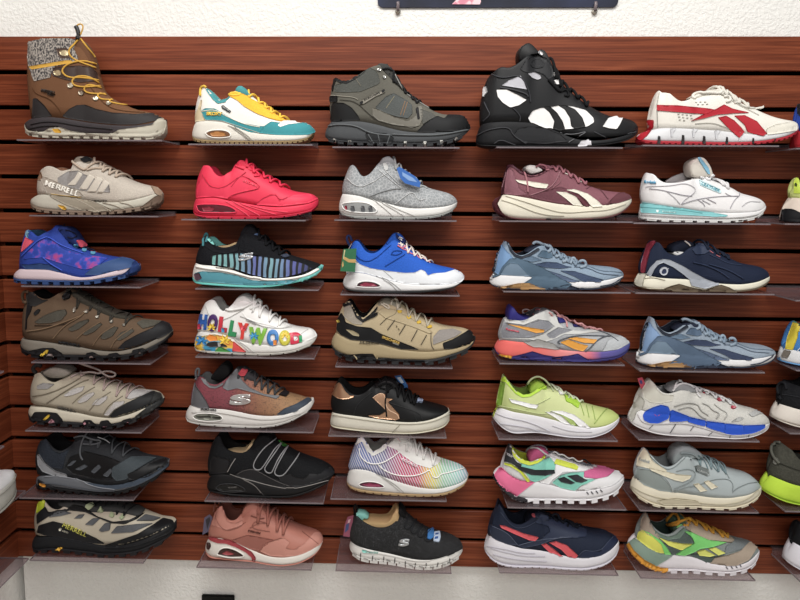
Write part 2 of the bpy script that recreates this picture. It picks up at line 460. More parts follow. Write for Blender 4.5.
    def patch(poly2d, faces, lift, face_on=False):
        """poly2d: image-plane points triangulated -> thin skin on the surface"""
        V = []; NN = []
        for q in poly2d:
            p, nn, ok = hit(q[0], q[1], 0)
            if face_on: nn = (nn+Vector((0, -1.5, 0))).normalized()
            V.append(p+nn*lift); NN.append(nn)
        ec = {}
        for f in faces:
            for a, b in zip(f, f[1:]+f[:1]): ec[(min(a, b), max(a, b))] = ec.get((min(a, b), max(a, b)), 0)+1
        F = [tuple(f) for f in faces]; base = {}
        for (a, b), c in ec.items():
            if c == 1:
                for i in (a, b):
                    if i not in base: base[i] = len(V); V.append(V[i]-NN[i]*(lift+.0006))
                F.append((a, b, base[b], base[a]))
        return V, F
    def poly_patch(poly, lift, smooth=1):
        P = pts(poly, Z) if isinstance(poly, str) else poly
        for _ in range(smooth):
            Q = []
            for a, b in zip(P, P[1:]+P[:1]):
                f = min(.22, .75/max(.01, math.hypot(b[0]-a[0], b[1]-a[1])))
                Q += [(a[0]*(1-f)+b[0]*f, a[1]*(1-f)+b[1]*f), (a[0]*f+b[0]*(1-f), a[1]*f+b[1]*(1-f))]
            P = Q
        R = []
        for a, b in zip(P, P[1:]+P[:1]):
            n = max(1, int(math.hypot(b[0]-a[0], b[1]-a[1])/1.3))
            for i in range(n): R.append((a[0]+(b[0]-a[0])*i/n, a[1]+(b[1]-a[1])*i/n))
        nb = len(R); xs = [p[0] for p in R]; ys = [p[1] for p in R]
        def inside(x, y):
            c = False
            for i in range(nb):
                (xa, ya), (xb, yb) = R[i], R[i-1]
                if (ya > y) != (yb > y) and x < (xb-xa)*(y-ya)/(yb-ya)+xa: c = not c
            return c
        y = min(ys)+.7; I = []
        while y < max(ys):
            x = min(xs)+.7
            while x < max(xs):
                if inside(x, y) and min((x-a)**2+(y-b)**2 for a, b in R) > .35: I.append((x, y))
                x += 1.5
            y += 1.5
        res = delaunay_2d_cdt([Vector(p) for p in R+I], [], [list(range(nb))], 1, 1e-4)
        return patch([tuple(v) for v in res[0]], [list(f) for f in res[2]], lift)
    def on_path(P, lift, nmax=1.2):
        out_ = []
        for a, b in zip(P, P[1:]):
            n = max(1, int(math.hypot(b[0]-a[0], b[1]-a[1])/nmax))
            for i in range(n): out_.append((a[0]+(b[0]-a[0])*i/n, a[1]+(b[1]-a[1])*i/n))
        out_.append(P[-1]); return [hit(x, y, lift)[0] for x, y in out_]
    def free_path(P, lift, ycoff):
        """a loop that leaves the surface: on it where there is surface, else over the centre line"""
        out_ = []
        for x, y in P:
            p, nn, ok = hit(x, y, lift)
            if not ok: p = at(x, y, s.Yc+ycoff)+dz
            out_.append(p)
        return out_
    groups = {}
    for f in later:
        k = f[0]
        if k == 'panel':
            lv = f[4] if len(f) > 4 else 1
            VF = poly_patch(f[3], .0006+.0006*lv, f[5] if len(f) > 5 else 1)
            groups.setdefault((f[1], f[2].name, len(groups) if f[1] not in ('overlay',) else 0), (f[2], Acc()))[1].add(VF)
        elif k == 'line':          # stitching, cords and moulded ribs along the surface
            w = f[4]/Z[2]*.0021/2
            P = smooth_open(pts(f[3], Z), 2)
            groups.setdefault((f[1], f[2].name, len(groups)), (f[2], Acc()))[1].add(tube(on_path(P, .0014+w*.2), w, 5))
        elif k == 'loop':
            w = f[4]/Z[2]*.0021/2; yo = f[5] if len(f) > 5 else 0
            P = smooth_open(pts(f[3], Z), 2)
            groups.setdefault((f[1], f[2].name, 0), (f[2], Acc()))[1].add(tube(free_path(P, w*.8, yo), w, 6))
        elif k == 'laces':
            # rungs from each near eyelet over the crest to the far side, crossing forward
            w = f[3]/Z[2]*.0021/2; A = Acc(); E = pts(f[2], Z); fw = f[4] if len(f) > 4 else 1.0
            ts = tsamples(56)
            hits = [hit(*e)[0] for e in E]
            for h_ in hits:
                bi = min(range(len(ts)), key=lambda i: min((s.grid[i][j][0]-h_.x)**2+(s.grid[i][j][2]-h_.z)**2+(s.Yc-s.grid[i][j][1]-h_.y)**2 for j in range(13)))
                bj = min(range(13), key=lambda j: (s.grid[bi][j][0]-h_.x)**2+(s.grid[bi][j][2]-h_.z)**2+(s.Yc-s.grid[bi][j][1]-h_.y)**2)
                for sh in (-1, 1):
                    path = []
                    for q in range(11):
                        a = q/10; j = bj+(12-bj)*min(1, 2*a) if a <= .5 else 12-(12-bj)*(2*a-1)
                        ii = min(len(ts)-1, max(0, bi+sh*fw*(a-.0)*2.0))
                        i0 = int(ii); fi = ii-i0; i1 = min(i0+1, len(ts)-1); j0 = int(j); fj = j-j0; j1 = min(j0+1, 12)
                        def G(i, j): return Vector(s.grid[i][j])
                        g = G(i0, j0)*(1-fi)*(1-fj)+G(i1, j0)*fi*(1-fj)+G(i0, j1)*(1-fi)*fj+G(i1, j1)*fi*fj
                        sgn = -1 if a <= .5 else 1
                        lf = w*1.0+math.sin(math.pi*a)*.003
                        path.append(Vector((g.x+lf*.3, s.Yc+sgn*g.y, g.z+lf)))
                    path[0] += Vector((0, -w*.6, 0)); A.add(tube(path, w, 6))
            groups.setdefault(('laces', f[1].name, 0), (f[1], Acc()))[1].add((A.V, A.F))
        elif k == 'text':          # lettering fitted between two points, height in zoom pixels
            txt, m, x0, y0, x1, y1, h = f[1:8]
            bold = f[8] if len(f) > 8 else .02; colors = f[9] if len(f) > 9 else None
            cu = bpy.data.curves.new('t', 'FONT'); n0 = 0
            def glyph(body):
                cu.body = body; cu.offset = bold; to = bpy.data.objects.new('t', cu); COL.objects.link(to)
                bpy.context.view_layer.update(); dg = bpy.context.evaluated_depsgraph_get()
                me = to.evaluated_get(dg).to_mesh(); bm = bmesh.new(); bm.from_mesh(me)
                bpy.data.objects.remove(to); return bm
            bm = glyph(txt); bmesh.ops.remove_doubles(bm, verts=bm.verts, dist=1e-5)
            X = [v.co.x for v in bm.verts]; Y = [v.co.y for v in bm.verts]
            xa, xb_, ya, yb = min(X), max(X), min(Y), max(Y)
            ex = ((x1-x0), (y1-y0)); ln = math.hypot(*ex); nx = (ex[1]/ln, -ex[0]/ln)
            sl = f[10] if len(f) > 10 else 0
            for _ in range(3):
                lng = [e for e in bm.edges if e.calc_length() > 2.4*(xb_-xa)*Z[2]/ln]
                if not lng: break
                bmesh.ops.subdivide_edges(bm, edges=lng, cuts=1)
            bmesh.ops.triangulate(bm, faces=bm.faces)
            bm.verts.ensure_lookup_table()
            def mp(v):
                a = (v.co.x-xa)/(xb_-xa); b = (v.co.y-ya)/(yb-ya)*h; a2 = a+sl*b/ln
                return (Z[0]+(x0+ex[0]*a2+nx[0]*b)/Z[2], Z[1]+(y0+ex[1]*a2+nx[1]*b)/Z[2])
            P2 = [mp(v) for v in bm.verts]; FF = [[v.index for v in fc.verts] for fc in bm.faces]
            if colors:
                # split the word into its letters by position
                n = len(txt)
                for ci in range(n):
                    sel = [fc for fc in FF if int(min(n-1, max(0, (sum(bm.verts[i].co.x for i in fc)/3-xa)/(xb_-xa)*n))) == ci]
                    if not sel: continue
                    ids = sorted({i for fc in sel for i in fc}); rm = {i: q for q, i in enumerate(ids)}
                    VF = patch([P2[i] for i in ids], [[rm[i] for i in fc] for fc in sel], .0022)
                    part('letter', VF, colors[ci % len(colors)], fix=False, sm=False)
            else:
                groups.setdefault(('lettering', m.name, 0), (m, Acc()))[1].add(patch(P2, FF, .0030, True))
            bm.free(); bpy.data.curves.remove(cu)
        elif k == 'tag':           # a card hanging at the near side
            P = pts(f[3], Z); Y = s.Yc+f[4]; n = len(P); V = []
            for dy in (0, .0012):
                for q in P:
                    v = at(q[0], q[1], Y)+dz; v.y += dy; V.append(v)
            F = [tuple(range(n)), tuple(range(2*n-1, n-1, -1))]+[(i, (i+1) % n, n+(i+1) % n, n+i) for i in range(n)]
            part(f[1], (V, F), f[2], sm=False)
            for g in (f[5] if len(f) > 5 else ()):
                P = pts(g[1], Z); V = [at(q[0], q[1], Y-.0006)+dz for q in P]
                part('printed_panel', (V, [tuple(range(len(P)))]), g[0], sm=False)
    for (nm, _, _), (m, A) in groups.items():
        part(nm, (A.V, A.F), m, fix=False)
    # details belong to the part they sit on
    kids = list(root.children)
    first = {}
    for c in kids: first.setdefault(c.name.split('.')[0], c)
    for c in kids:
        p = first.get(BELONGS.get(c.name.split('.')[0], ''))
        if p is not None and p is not c: c.parent = p
    return s, root
# ------------------------------------------------------------------ the setting
XC = -0.8958                                # the corner with the side wall
NB = 16
def slat_profile():
    """(depth into wall, height) of the boards from the bottom up, slots at .0762 pitch"""
    P = []; top = Z0; bot = Z0-15*.0762-.0762*.86
    g = .0048
    P += [(.022, bot), (0, bot)]
    for k in range(15, 0, -1):
        z = Z0-k*.0762
        P += [(0, z-g-.001), (.001, z-g), (.0085, z-g), (.0085, z-g-.006), (.016, z-g-.006), (.016, z+g+.004), (.0085, z+g+.004), (.0085, z+g), (.001, z+g), (0, z+g+.001)]
    P += [(0, top-.001), (.001, top), (.022, top)]
    return P
def slat_wall(name, a, b, along, label=None):
    P = slat_profile(); V = []
    for t in (a, b):
        for d, z in P: V.append((t, d, z) if along == 'x' else (XC-d, t, z))
    n = len(P); F = [(i, i+1, n+i+1, n+i) for i in range(n-1)]
    o = link_mesh(name, V, F, WOOD, smooth=False); fix_normals(o); o['kind'] = 'structure'
    return o
slat_wall('wall_back', XC-.016, 1.75, 'x')
slat_wall('wall_left', -1.7, .016, 'y')
def struct(name, VF, m):
    o = link_mesh(name, VF[0], VF[1], m, smooth=False); fix_normals(o); o['kind'] = 'structure'; return o
struct('trim_1', box(XC, 1.75, .016, .10, 0, 2.9), PLASTER)            # plaster wall that carries the boards
struct('trim_2', box(XC-.10, XC-.016, -1.7, .10, 0, 2.9), PLASTER)
def floor_mat():
    m, nt, b = new_mat('floor_vinyl'); b.inputs['Base Color'].default_value = hexc('b9b1a4'); b.inputs['Roughness'].default_value = .5
    n = nt.nodes.new('ShaderNodeTexNoise'); n.inputs['Scale'].default_value = 40
    mr = nt.nodes.new('ShaderNodeMapRange'); mr.inputs[3].default_value = .42; mr.inputs[4].default_value = .6
    nt.links.new(n.outputs[0], mr.inputs[0]); nt.links.new(mr.outputs[0], b.inputs['Roughness']); return m
struct('floor', box(XC-.10, 1.75, -3.6, .10, -.05, 0), floor_mat())

# poster above the slatwall, held by two clear clips
def poster():
    root = bpy.data.objects.new('wall_poster', None); COL.objects.link(root)
    a = at(377.5, 5.3, -.004); b = at(620.5, 5.0, -.004)
    zb = (a.z+b.z)/2; xa, xb = a.x, b.x; H = .34; R = .012; V2 = []
    for cx, cz, a0 in ((xa+R, zb+R, 180), (xb-R, zb+R, 270), (xb-R, zb+H-R, 0), (xa+R, zb+H-R, 90)):
        for i in range(7):
            t = math.radians(a0+i*15); V2.append((cx+R*math.cos(t), cz+R*math.sin(t)))
    n = len(V2); y0, y1 = -.005+.016, -.001+.016
    V = [(x, y0, z) for x, z in V2]+[(x, y1, z) for x, z in V2]
    root.location = ((xa+xb)/2, .013, zb); loc = root.location.copy()
    nt = noise_mat('dark_poster_print', '0c1020', '232c49', 9, .35, .75, '3f5a80')
    o = link_mesh('poster_board', V, [tuple(range(n)), tuple(range(2*n-1, n-1, -1))]+[(i, (i+1) % n, n+(i+1) % n, n+i) for i in range(n)], nt, root, loc, smooth=False)
    fix_normals(o)
    # pale pink figure cut by the top of the view
    q = [at(x, y, .009) for x, y in ((452, 4.2), (480, 4.4), (481, 1), (478, -10), (470, -26), (462, -26), (452, -4), (456, 0))]
    link_mesh('printed_figure', q, [tuple(range(len(q)))], noise_mat('pink_print', 'd07f95', 'ecc4cb', 60), root, loc, smooth=False)
    root['label'] = 'dark blue poster board with rounded corners at the top of the picture'; root['category'] = 'poster'
    for px, lb in ((398, 'small clear clip holding the left end of the dark poster'), (596.5, 'small clear clip holding the right end of the dark poster')):
        p = at(px, 6, -.0); r = bpy.data.objects.new('poster_clip', None); COL.objects.link(r); r.location = (p.x, .016, p.z)
        A = Acc(); A.add(tube([Vector((p.x, .010, p.z-.006)), Vector((p.x, .006, p.z-.004)), Vector((p.x, .005, p.z+.006)), Vector((p.x, .006, p.z+.010))], .0035, 8))
        link_mesh('hook', A.V, A.F, edge_mat() if 0 else ACR_EDGE, r, r.location.copy())
        B = Acc(); B.add(tube([Vector((p.x, .016, p.z-.008)), Vector((p.x, .010, p.z-.008))], .006, 10))
        link_mesh('screw_head', B.V, B.F, mat('b9b4a8', 'metal'), r, r.location.copy())
        r['label'] = lb; r['category'] = 'clip'; r['group'] = 'clips holding the poster'
poster()
def wall_box():
    a = at(201.5, 595.2, .008); b = at(234, 595.2, .008)
    root = bpy.data.objects.new('black_box', None); COL.objects.link(root); h = .12
    root.location = ((a.x+b.x)/2, .0, a.z-h); loc = root.location.copy()
    bm = bmesh.new(); bmesh.ops.create_cube(bm, size=1)
    bmesh.ops.scale(bm, vec=(b.x-a.x, .008, h), verts=bm.verts); bmesh.ops.translate(bm, vec=(0, .011, h/2), verts=bm.verts)
    bmesh.ops.bevel(bm, geom=bm.edges[:], offset=.002, segments=2, affect='EDGES')
    me = bpy.data.meshes.new('housing'); bm.to_mesh(me); bm.free(); me.materials.append(mat('0a0a0b', 'rubber'))
    o = bpy.data.objects.new('housing', me); COL.objects.link(o); o.parent = root
    A = Acc(); A.add(box(-.02, .02, .005, .0075, .03, .08)); link_mesh('cover_plate', A.V, A.F, mat('17171a', 'gloss'), root, smooth=False)
    root['label'] = 'flat black box mounted low on the white wall below the boards'; root['category'] = 'wall box'
wall_box()
# ------------------------------------------------------------------ the shoes, column by column
m = mat
SHELF_OF = []
GROUP = 'single display shoes standing on the slatwall shelves'
def shoe(key, label, *a, **k):
    kind = k.pop('nm', 'sneaker'); cat = k.pop('cat', 'shoe'); sh = k.pop('shelf', None); slab = k.pop('slabel')
    so, root = build_shoe(kind, label, cat, GROUP, *a, **k)
    if sh:
        xa = at(sh[0], sh[2], -.104).x; xb = at(sh[1], sh[2], -.104).x
        acrylic_shelf(xa, xb, a[1], slab, z=so.rest-.0006, depth=k.get('depth', .104))
def P(nm, mm, poly, lv=1, sm=1): return ('panel', nm, mm, poly, lv, sm)
def L(mm, w, poly, nm='stitching'): return ('line', nm, mm, poly, w)
def LO(mm, w, poly, yo=0, nm='laces'): return ('loop', nm, mm, poly, w, yo)
def LC(mm, ey, w, fw=1.0): return ('laces', mm, ey, w, fw)
def TG(mm, poly, hw=.020, nm='tongue', dy=0): return ('tongue', nm, mm, poly, hw, dy)
def BL(nm, mm, poly, hw=.015, dy=0): return ('block', nm, mm, poly, hw, dy)
def X(t, mm, x0, y0, x1, y1, h, bold=.02, cols=None, sl=0): return ('text', t, mm, x0, y0, x1, y1, h, bold, cols, sl)

# ---- column 1
tan = m('6f4c33', 'suede'); dk = m('2c2a2b', 'rubber'); gold = m('c99a34', 'cloth')
knit = noise_mat('salt_pepper_knit', '343234', 'a39b92', 420, .42, .6, stretch=(1, 1, .5), rough=.95)
shoe('c1r1', 'tall brown winter boot with a grey knitted cuff and yellow cord', (15, 15, 4.6125), 3,
 "54,520 62,548 90,558 150,560 250,562 400,566 520,568 600,570 650,560 683,540 695,505",
 "54,505 75,480 110,466 150,462 230,470 320,487 420,500 520,505 600,496 655,478 694,474",
 "62,150 70,125 110,104 180,97 250,98 300,102 325,125 352,165 372,225 384,300 410,350 450,382 510,410 560,432 620,443 660,455 688,478 693,490",
 (66, 305), tan, m('3a3538', 'rubber'), m('b5b0a0', 'rubber'), lining='6b5a48', oh=14, lugs=(13, 10, .6),
 ub="84,478 110,466 150,462 230,470 320,487 420,500 520,505 600,496 655,478 692,476", nm='winter_boot', cat='boot',
 slabel='clear acrylic shelf under the tall brown boot, seen from below', shelf=(18, 162, 146),
 feats=[P('knit_cuff', knit, "52,150 62,118 110,94 180,87 250,88 284,96 270,150 292,190 290,208 235,222 185,232 168,262 165,282 88,300 64,230"),
  P('cuff_stripe', gold, "64,232 235,204 262,204 262,216 190,228 80,246", 2),
  TG(m('65442f', 'suede'), "280,120 300,105 330,125 360,180 378,240 385,300 340,300 300,200", .018),
  P('rubber_rand', dk, "218,462 250,428 285,410 325,408 375,428 450,445 550,452 630,448 665,455 690,476 640,484 560,500 480,500 380,492 300,480 240,470"),
  P('heel_counter', dk, "80,472 84,380 100,378 135,410 172,462 120,466"),
  P('eyestay', m('463228', 'leather'), "190,150 240,148 262,175 255,190 215,196 200,180", 2),
  P('ankle_band', m('3a2a24', 'leather'), "165,240 215,232 300,228 350,235 378,262 384,300 300,306 230,292 175,275", 1),
  P('outsole_edge', m('b9b4a4', 'rubber'), "62,545 66,536 130,532 165,514 210,512 260,530 380,548 440,544 480,524 560,514 630,502 656,474 690,470 695,505 682,540 640,562 560,566 300,560 90,556", 2),
  P('sole_badge', m('d9a52a', 'gloss'), "172,520 200,518 216,530 212,540 188,538", 3),
  L(m('2c2a2c', 'rubber'), 5, "75,500 130,486 200,488 300,508 450,522", 'midsole_rib'),
  L(m('2c2a2c', 'rubber'), 5, "62,520 130,505 200,506", 'midsole_rib'),
  L(m('5e3d24', 'suede'), 3, "84,330 100,360 160,378 200,420 222,460"),
  L(m('5e3d24', 'suede'), 3, "330,300 380,372 430,420 500,440 600,446"),
  X('MERRELL', m('2b2019', 'leather'), 122, 348, 186, 362, 14), X('SIREN', m('2b2019', 'leather'), 150, 362, 180, 370, 8, 0),
  LO(gold, 8, "300,105 270,130 246,158 255,190 300,212 370,238"), LO(gold, 8, "300,105 330,145 360,180 366,190"),
  LO(gold, 8, "372,222 330,206 260,212 222,238 218,262 250,285 310,282 384,296", -.01), LO(gold, 8, "384,308 340,278 290,275 262,295 268,318 310,328 392,322", -.01),
  LO(gold, 8, "395,332 350,315 325,322 318,345 350,358 415,360", -.01), LO(gold, 8, "418,365 390,355 378,368 395,385 450,388"), LO(gold, 8, "445,385 430,395 470,406 515,412"),
  LO(gold, 7, "292,90 278,60 285,42 300,34 314,42 312,60 302,85", -.004, 'cord_loop'), LO(m('17171a', 'gloss'), 20, "290,108 294,88 288,60 280,46", -.004, 'cord_lock'),
  P('lace_hook', m('b9a884', 'metal'), "204,162 224,156 250,160 252,172 240,186 214,182", 3), P('lace_hook', m('b9a884', 'metal'), "182,252 200,246 216,254 214,272 194,276 180,266", 3),
  P('lace_ring', m('a59a88', 'metal'), "242,312 262,304 272,318 262,332 246,330", 3), P('lace_ring', m('a59a88', 'metal'), "294,344 314,342 322,356 310,366 296,362", 3),
  P('lace_ring', m('a59a88', 'metal'), "358,374 376,368 388,380 378,392 362,388", 3), P('lace_ring', m('a59a88', 'metal'), "420,396 440,394 448,404 436,412 422,410", 3)])

cream = m('bab1a5', 'mesh'); lace = m('b5a493', 'cloth')
shoe('c1r2', 'off-white trail runner with tan heel lining and large raised side lettering', (15, 145, 5), 5,
 "88,292 98,315 130,330 200,338 300,343 400,343 480,340 560,332 640,320 690,305 722,282 735,250",
 "90,275 112,248 150,240 210,246 300,262 400,275 480,282 560,275 640,255 700,235 734,236",
 "133,150 150,108 170,97 200,108 228,126 250,118 300,80 325,58 350,50 376,60 420,90 470,118 520,140 560,160 620,185 680,198 715,210 732,232",
 (140, 300), cream, m('bcb8aa', 'rubber'), m('7d6b5c', 'rubber'), lining='b18468', oh=10, lugs=(15, 10, .62),
 ub="122,240 150,235 210,246 300,262 400,275 480,280 560,270 640,250 700,232 733,236",
 slabel='clear acrylic shelf under the off-white trail runner', shelf=(30, 158, 216),
 feats=[TG(m('8d8377', 'mesh'), "300,90 325,56 352,50 390,66 400,90 360,120"), P('tongue_label', m('1c1c1e', 'cloth'), "325,62 356,54 384,72 346,82", 3),
  P('side_panel', m('8a8684', 'mesh'), "212,160 260,128 318,122 345,140 470,190 476,232 330,220 220,190"),
  P('heel_panel', m('a89e92', 'leather'), "128,160 146,152 260,200 330,232 340,250 240,246 160,236"),
  P('midsole_ramp', m('938a7a', 'rubber'), "150,230 215,246 330,262 400,278 460,305 500,322 400,330 330,318 250,290 196,262", 2),
  P('overlay', m('c9c1b4', 'leather'), "262,196 302,196 340,140 318,126 300,160", 2), P('overlay', m('c9c1b4', 'leather'), "322,214 360,218 400,156 370,140", 2),
  P('overlay', m('c9c1b4', 'leather'), "362,228 405,230 440,168 410,150", 2), P('overlay', m('c9c1b4', 'leather'), "408,232 440,234 475,186 446,166", 2),
  P('toe_cap', m('9c8672', 'leather'), "678,200 712,208 734,232 728,250 700,238", 2), P('pull_tab', m('8e6f58', 'cloth'), "108,130 130,128 140,160 125,172 106,160", 1),
  P('toe_outsole', m('6f5d4f', 'rubber'), "734,240 732,268 712,290 650,318 622,310 660,280 700,250", 2),
  L(m('a99f90', 'rubber'), 4, "300,262 380,300 420,330", 'midsole_rib'), L(m('a99f90', 'rubber'), 4, "370,270 440,300 480,326", 'midsole_rib'), L(m('a99f90', 'rubber'), 4, "440,282 510,298 550,318", 'midsole_rib'),
  L(m('a99f90', 'rubber'), 4, "520,280 570,290 600,305", 'midsole_rib'), L(m('b3934f', 'rubber'), 4, "180,238 250,248 330,256", 'midsole_rib'),
  P('sole_badge', m('d9a52a', 'gloss'), "216,292 246,298 260,314 250,316 226,306", 4),
  X('MERRELL', m('eeeae0', 'rubber'), 150, 196, 318, 252, 26, .015), X('AGILITY', m('6a655c', 'rubber'), 380, 276, 462, 278, 8, 0),
  LC(lace, "392,90 420,110 448,130 476,146 505,160", 12), LO(lace, 12, "285,72 300,90 330,112 350,120 370,100 400,84", -.01), LO(lace, 12, "360,120 400,110 440,116 470,108", -.01)])

blue = m('26429c', 'mesh'); navy = m('27426e', 'rubber')
shoe('c1r3', 'royal blue mid hiking shoe with coral heel and pale pink midsole', (10, 215, 5.714), 7,
 "34,365 45,378 80,386 160,390 250,392 340,392 420,390 480,388 540,376 600,368 680,350 715,325 735,290",
 "38,350 60,300 90,300 160,302 220,305 290,325 370,345 430,352 520,335 600,312 680,290 734,278",
 "98,85 110,76 135,92 150,118 172,112 215,70 255,48 290,50 325,70 345,120 375,160 430,190 500,212 570,230 630,236 690,246 715,265 733,285",
 (100, 250), blue, m('d5c3ca', 'rubber'), m('2f4a7c', 'rubber'), lining='24405c', oh=9, lugs=(11, 16, .55),
 ub="64,300 90,300 160,302 220,305 290,325 370,345 430,352 520,335 600,312 680,290 732,282",
 slabel='clear acrylic shelf under the royal blue hiking shoe', shelf=(22, 140, 287),
 feats=[TG(m('23356f', 'cloth'), "290,70 310,55 345,62 375,90 400,130 430,175 380,160 330,110"),
  P('side_print', noise_mat('blue_pink_print', '1c3ba0', '2446b4', 60, .44, .5, 'b03a80'), "80,245 85,222 140,170 190,130 240,135 300,180 350,205 440,225 560,240 500,290 430,306 350,285 270,262 190,235 120,240", 1),
  P('heel_counter', m('d9546b', 'leather'), "64,208 72,170 92,115 108,130 138,142 96,180", 1),
  P('rand', m('34507f', 'rubber'), "425,335 480,290 560,260 640,236 690,246 722,270 690,292 600,314 520,335", 2), P('heel_rand', m('2a4474', 'rubber'), "66,275 110,276 170,268 230,278 290,310 280,318 220,304 90,300", 2),
  P('toe_bumper', m('22386b', 'rubber'), "690,290 700,262 720,260 734,285 730,320 700,345 640,355 600,350 660,320", 3),
  L(m('3c5ccf', 'leather'), 7, "68,230 120,175 180,125 225,118 280,160 350,190 420,215", 'overlay_rib'), L(m('3c5ccf', 'leather'), 7, "190,235 230,270 300,310", 'overlay_rib'),
  L(m('161a30', 'cloth'), 4, "300,75 285,85", 'eyelet_cord'), P('lace_loop', m('d9546b', 'cloth'), "375,140 405,138 440,165 400,175", 3), P('lace_loop', m('d9546b', 'cloth'), "430,175 465,175 510,205 470,205", 3),
  P('lace_loop', m('5aa0c0', 'cloth'), "362,160 395,165 385,186 362,180", 3), P('lace_loop', m('5aa0c0', 'cloth'), "410,186 440,190 432,208 410,202", 3), P('lace_loop', m('5aa0c0', 'cloth'), "458,206 490,208 482,224 460,220", 3),
  P('heel_tab', m('6f9db5', 'cloth'), "92,88 112,76 120,84 106,100 104,130 92,112", 2),
  LC(m('1a1c33', 'cloth'), "318,72 322,128 360,140 408,170 455,196", 9), LO(m('1a1c33', 'cloth'), 8, "330,120 360,128 385,110 350,90 318,78", -.006)])

br = m('63503f', 'suede'); char = m('1c1c1f', 'rubber'); gr = m('4b4840', 'mesh')
shoe('c1r4', 'brown mid hiking boot with black toe cap and grey mesh windows', (15, 280, 5), 9,
 "38,345 48,370 90,392 150,402 250,406 340,406 420,408 500,408 570,402 640,385 700,355 750,325 785,285",
 "42,290 60,300 120,312 200,325 300,338 400,358 500,366 570,355 640,335 700,305 750,275 785,262",
 "62,90 74,64 92,62 112,88 140,104 175,100 205,80 238,52 270,40 310,52 335,75 370,92 420,120 460,150 520,175 600,195 680,205 740,212 770,228 786,255",
 (62, 270), br, m('7b756b', 'rubber'), char, lining='121214', oh=12, lugs=(11, 14, .6), nm='hiking_boot', cat='boot',
 ub="46,270 60,290 120,302 200,315 300,328 400,348 500,356 570,345 640,325 700,298 750,270 784,258",
 slabel='clear acrylic shelf under the brown mid hiking boot', shelf=(32, 150, 361),
 feats=[TG(m('47443c', 'cloth'), "290,60 320,60 380,98 440,130 520,172 590,190 540,205 420,160 330,110"),
  P('heel_counter', char, "52,255 58,160 64,120 90,128 82,160 62,200 60,250"), P('collar_panel', m('2c2b2b', 'cloth'), "56,72 76,56 96,62 112,92 140,106 170,104 130,124 100,138 66,130", 1),
  P('mesh_window', gr, "98,215 150,182 210,158 255,152 262,172 235,205 180,220 120,222", 2), P('mesh_window', gr, "265,250 320,215 370,200 372,212 320,250 285,262", 2), P('mesh_window', gr, "335,275 370,245 420,222 440,225 400,262 360,280", 2),
  P('mesh_window', gr, "428,295 450,260 500,240 520,242 490,285 450,302", 2), P('mesh_window', gr, "505,300 530,268 585,250 600,260 560,290 525,308", 2), P('toe_mesh', m('504d44', 'mesh'), "608,222 640,206 735,212 700,235 640,250", 2),
  P('toe_cap', char, "515,348 550,312 620,275 690,245 735,212 770,225 786,258 750,282 700,305 620,340 560,352", 3), P('slot_window', m('1f1f20', 'mesh'), "94,170 115,150 130,154 120,172 100,184", 2),
  L(m('7c654e', 'suede'), 7, "60,262 150,250 250,215 330,185", 'overlay_rib'), L(m('7c654e', 'suede'), 6, "190,300 250,230 330,190 350,165", 'overlay_rib'), L(m('7c654e', 'suede'), 5, "310,300 350,262 430,215", 'overlay_rib'),
  L(m('7c654e', 'suede'), 5, "390,335 430,275 500,235", 'overlay_rib'), L(m('7c654e', 'suede'), 5, "480,345 510,295 590,245", 'overlay_rib'), L(m('3a2f26', 'suede'), 4, "100,232 240,232 300,205"),
  P('sole_pod', char, "45,370 70,360 140,345 190,345 235,370 250,400 160,402 90,392", 2), P('sole_pod', char, "345,395 360,370 390,365 430,385 440,405 380,406", 2), P('sole_pod', char, "445,405 470,375 510,368 545,395 520,408", 2), P('sole_pod', char, "570,400 590,355 640,345 668,365 640,386", 2),
  P('pod_insert', m('8f7f7c', 'rubber'), "155,390 175,372 195,385 192,402 165,404", 4), P('pod_insert', m('8f7f7c', 'rubber'), "484,404 500,396 512,404 504,412 488,412", 4), P('pod_insert', m('8f7f7c', 'rubber'), "615,376 628,366 636,378 622,386", 4), P('pod_insert', m('8f7f7c', 'rubber'), "374,392 388,384 394,396 380,402", 4),
  P('sole_badge', m('d9b52a', 'gloss'), "128,382 160,352 172,356 162,374 136,388", 4), X('MERRELL', char, 220, 322, 328, 340, 12),
  LO(br, 16, "70,68 45,62 34,85 44,115 62,118", 0, 'pull_loop'), P('lace_hook', m('1b1c1e', 'metal'), "235,90 255,70 275,50 285,70 275,98 245,108", 3),
  P('lace_hook', m('aaa79c', 'metal'), "350,155 370,152 368,170 352,172", 3), P('lace_hook', m('aaa79c', 'metal'), "404,184 424,180 422,196 406,198", 3), P('lace_hook', m('aaa79c', 'metal'), "474,208 494,204 490,222 476,222", 3), P('lace_hook', m('aaa79c', 'metal'), "538,226 556,222 552,238 540,238", 3), P('lace_hook', m('aaa79c', 'metal'), "292,146 306,138 304,165 292,168", 3),
  LC(m('35332e', 'cloth'), "262,72 300,150 362,160 412,188 482,212 546,230", 9)])

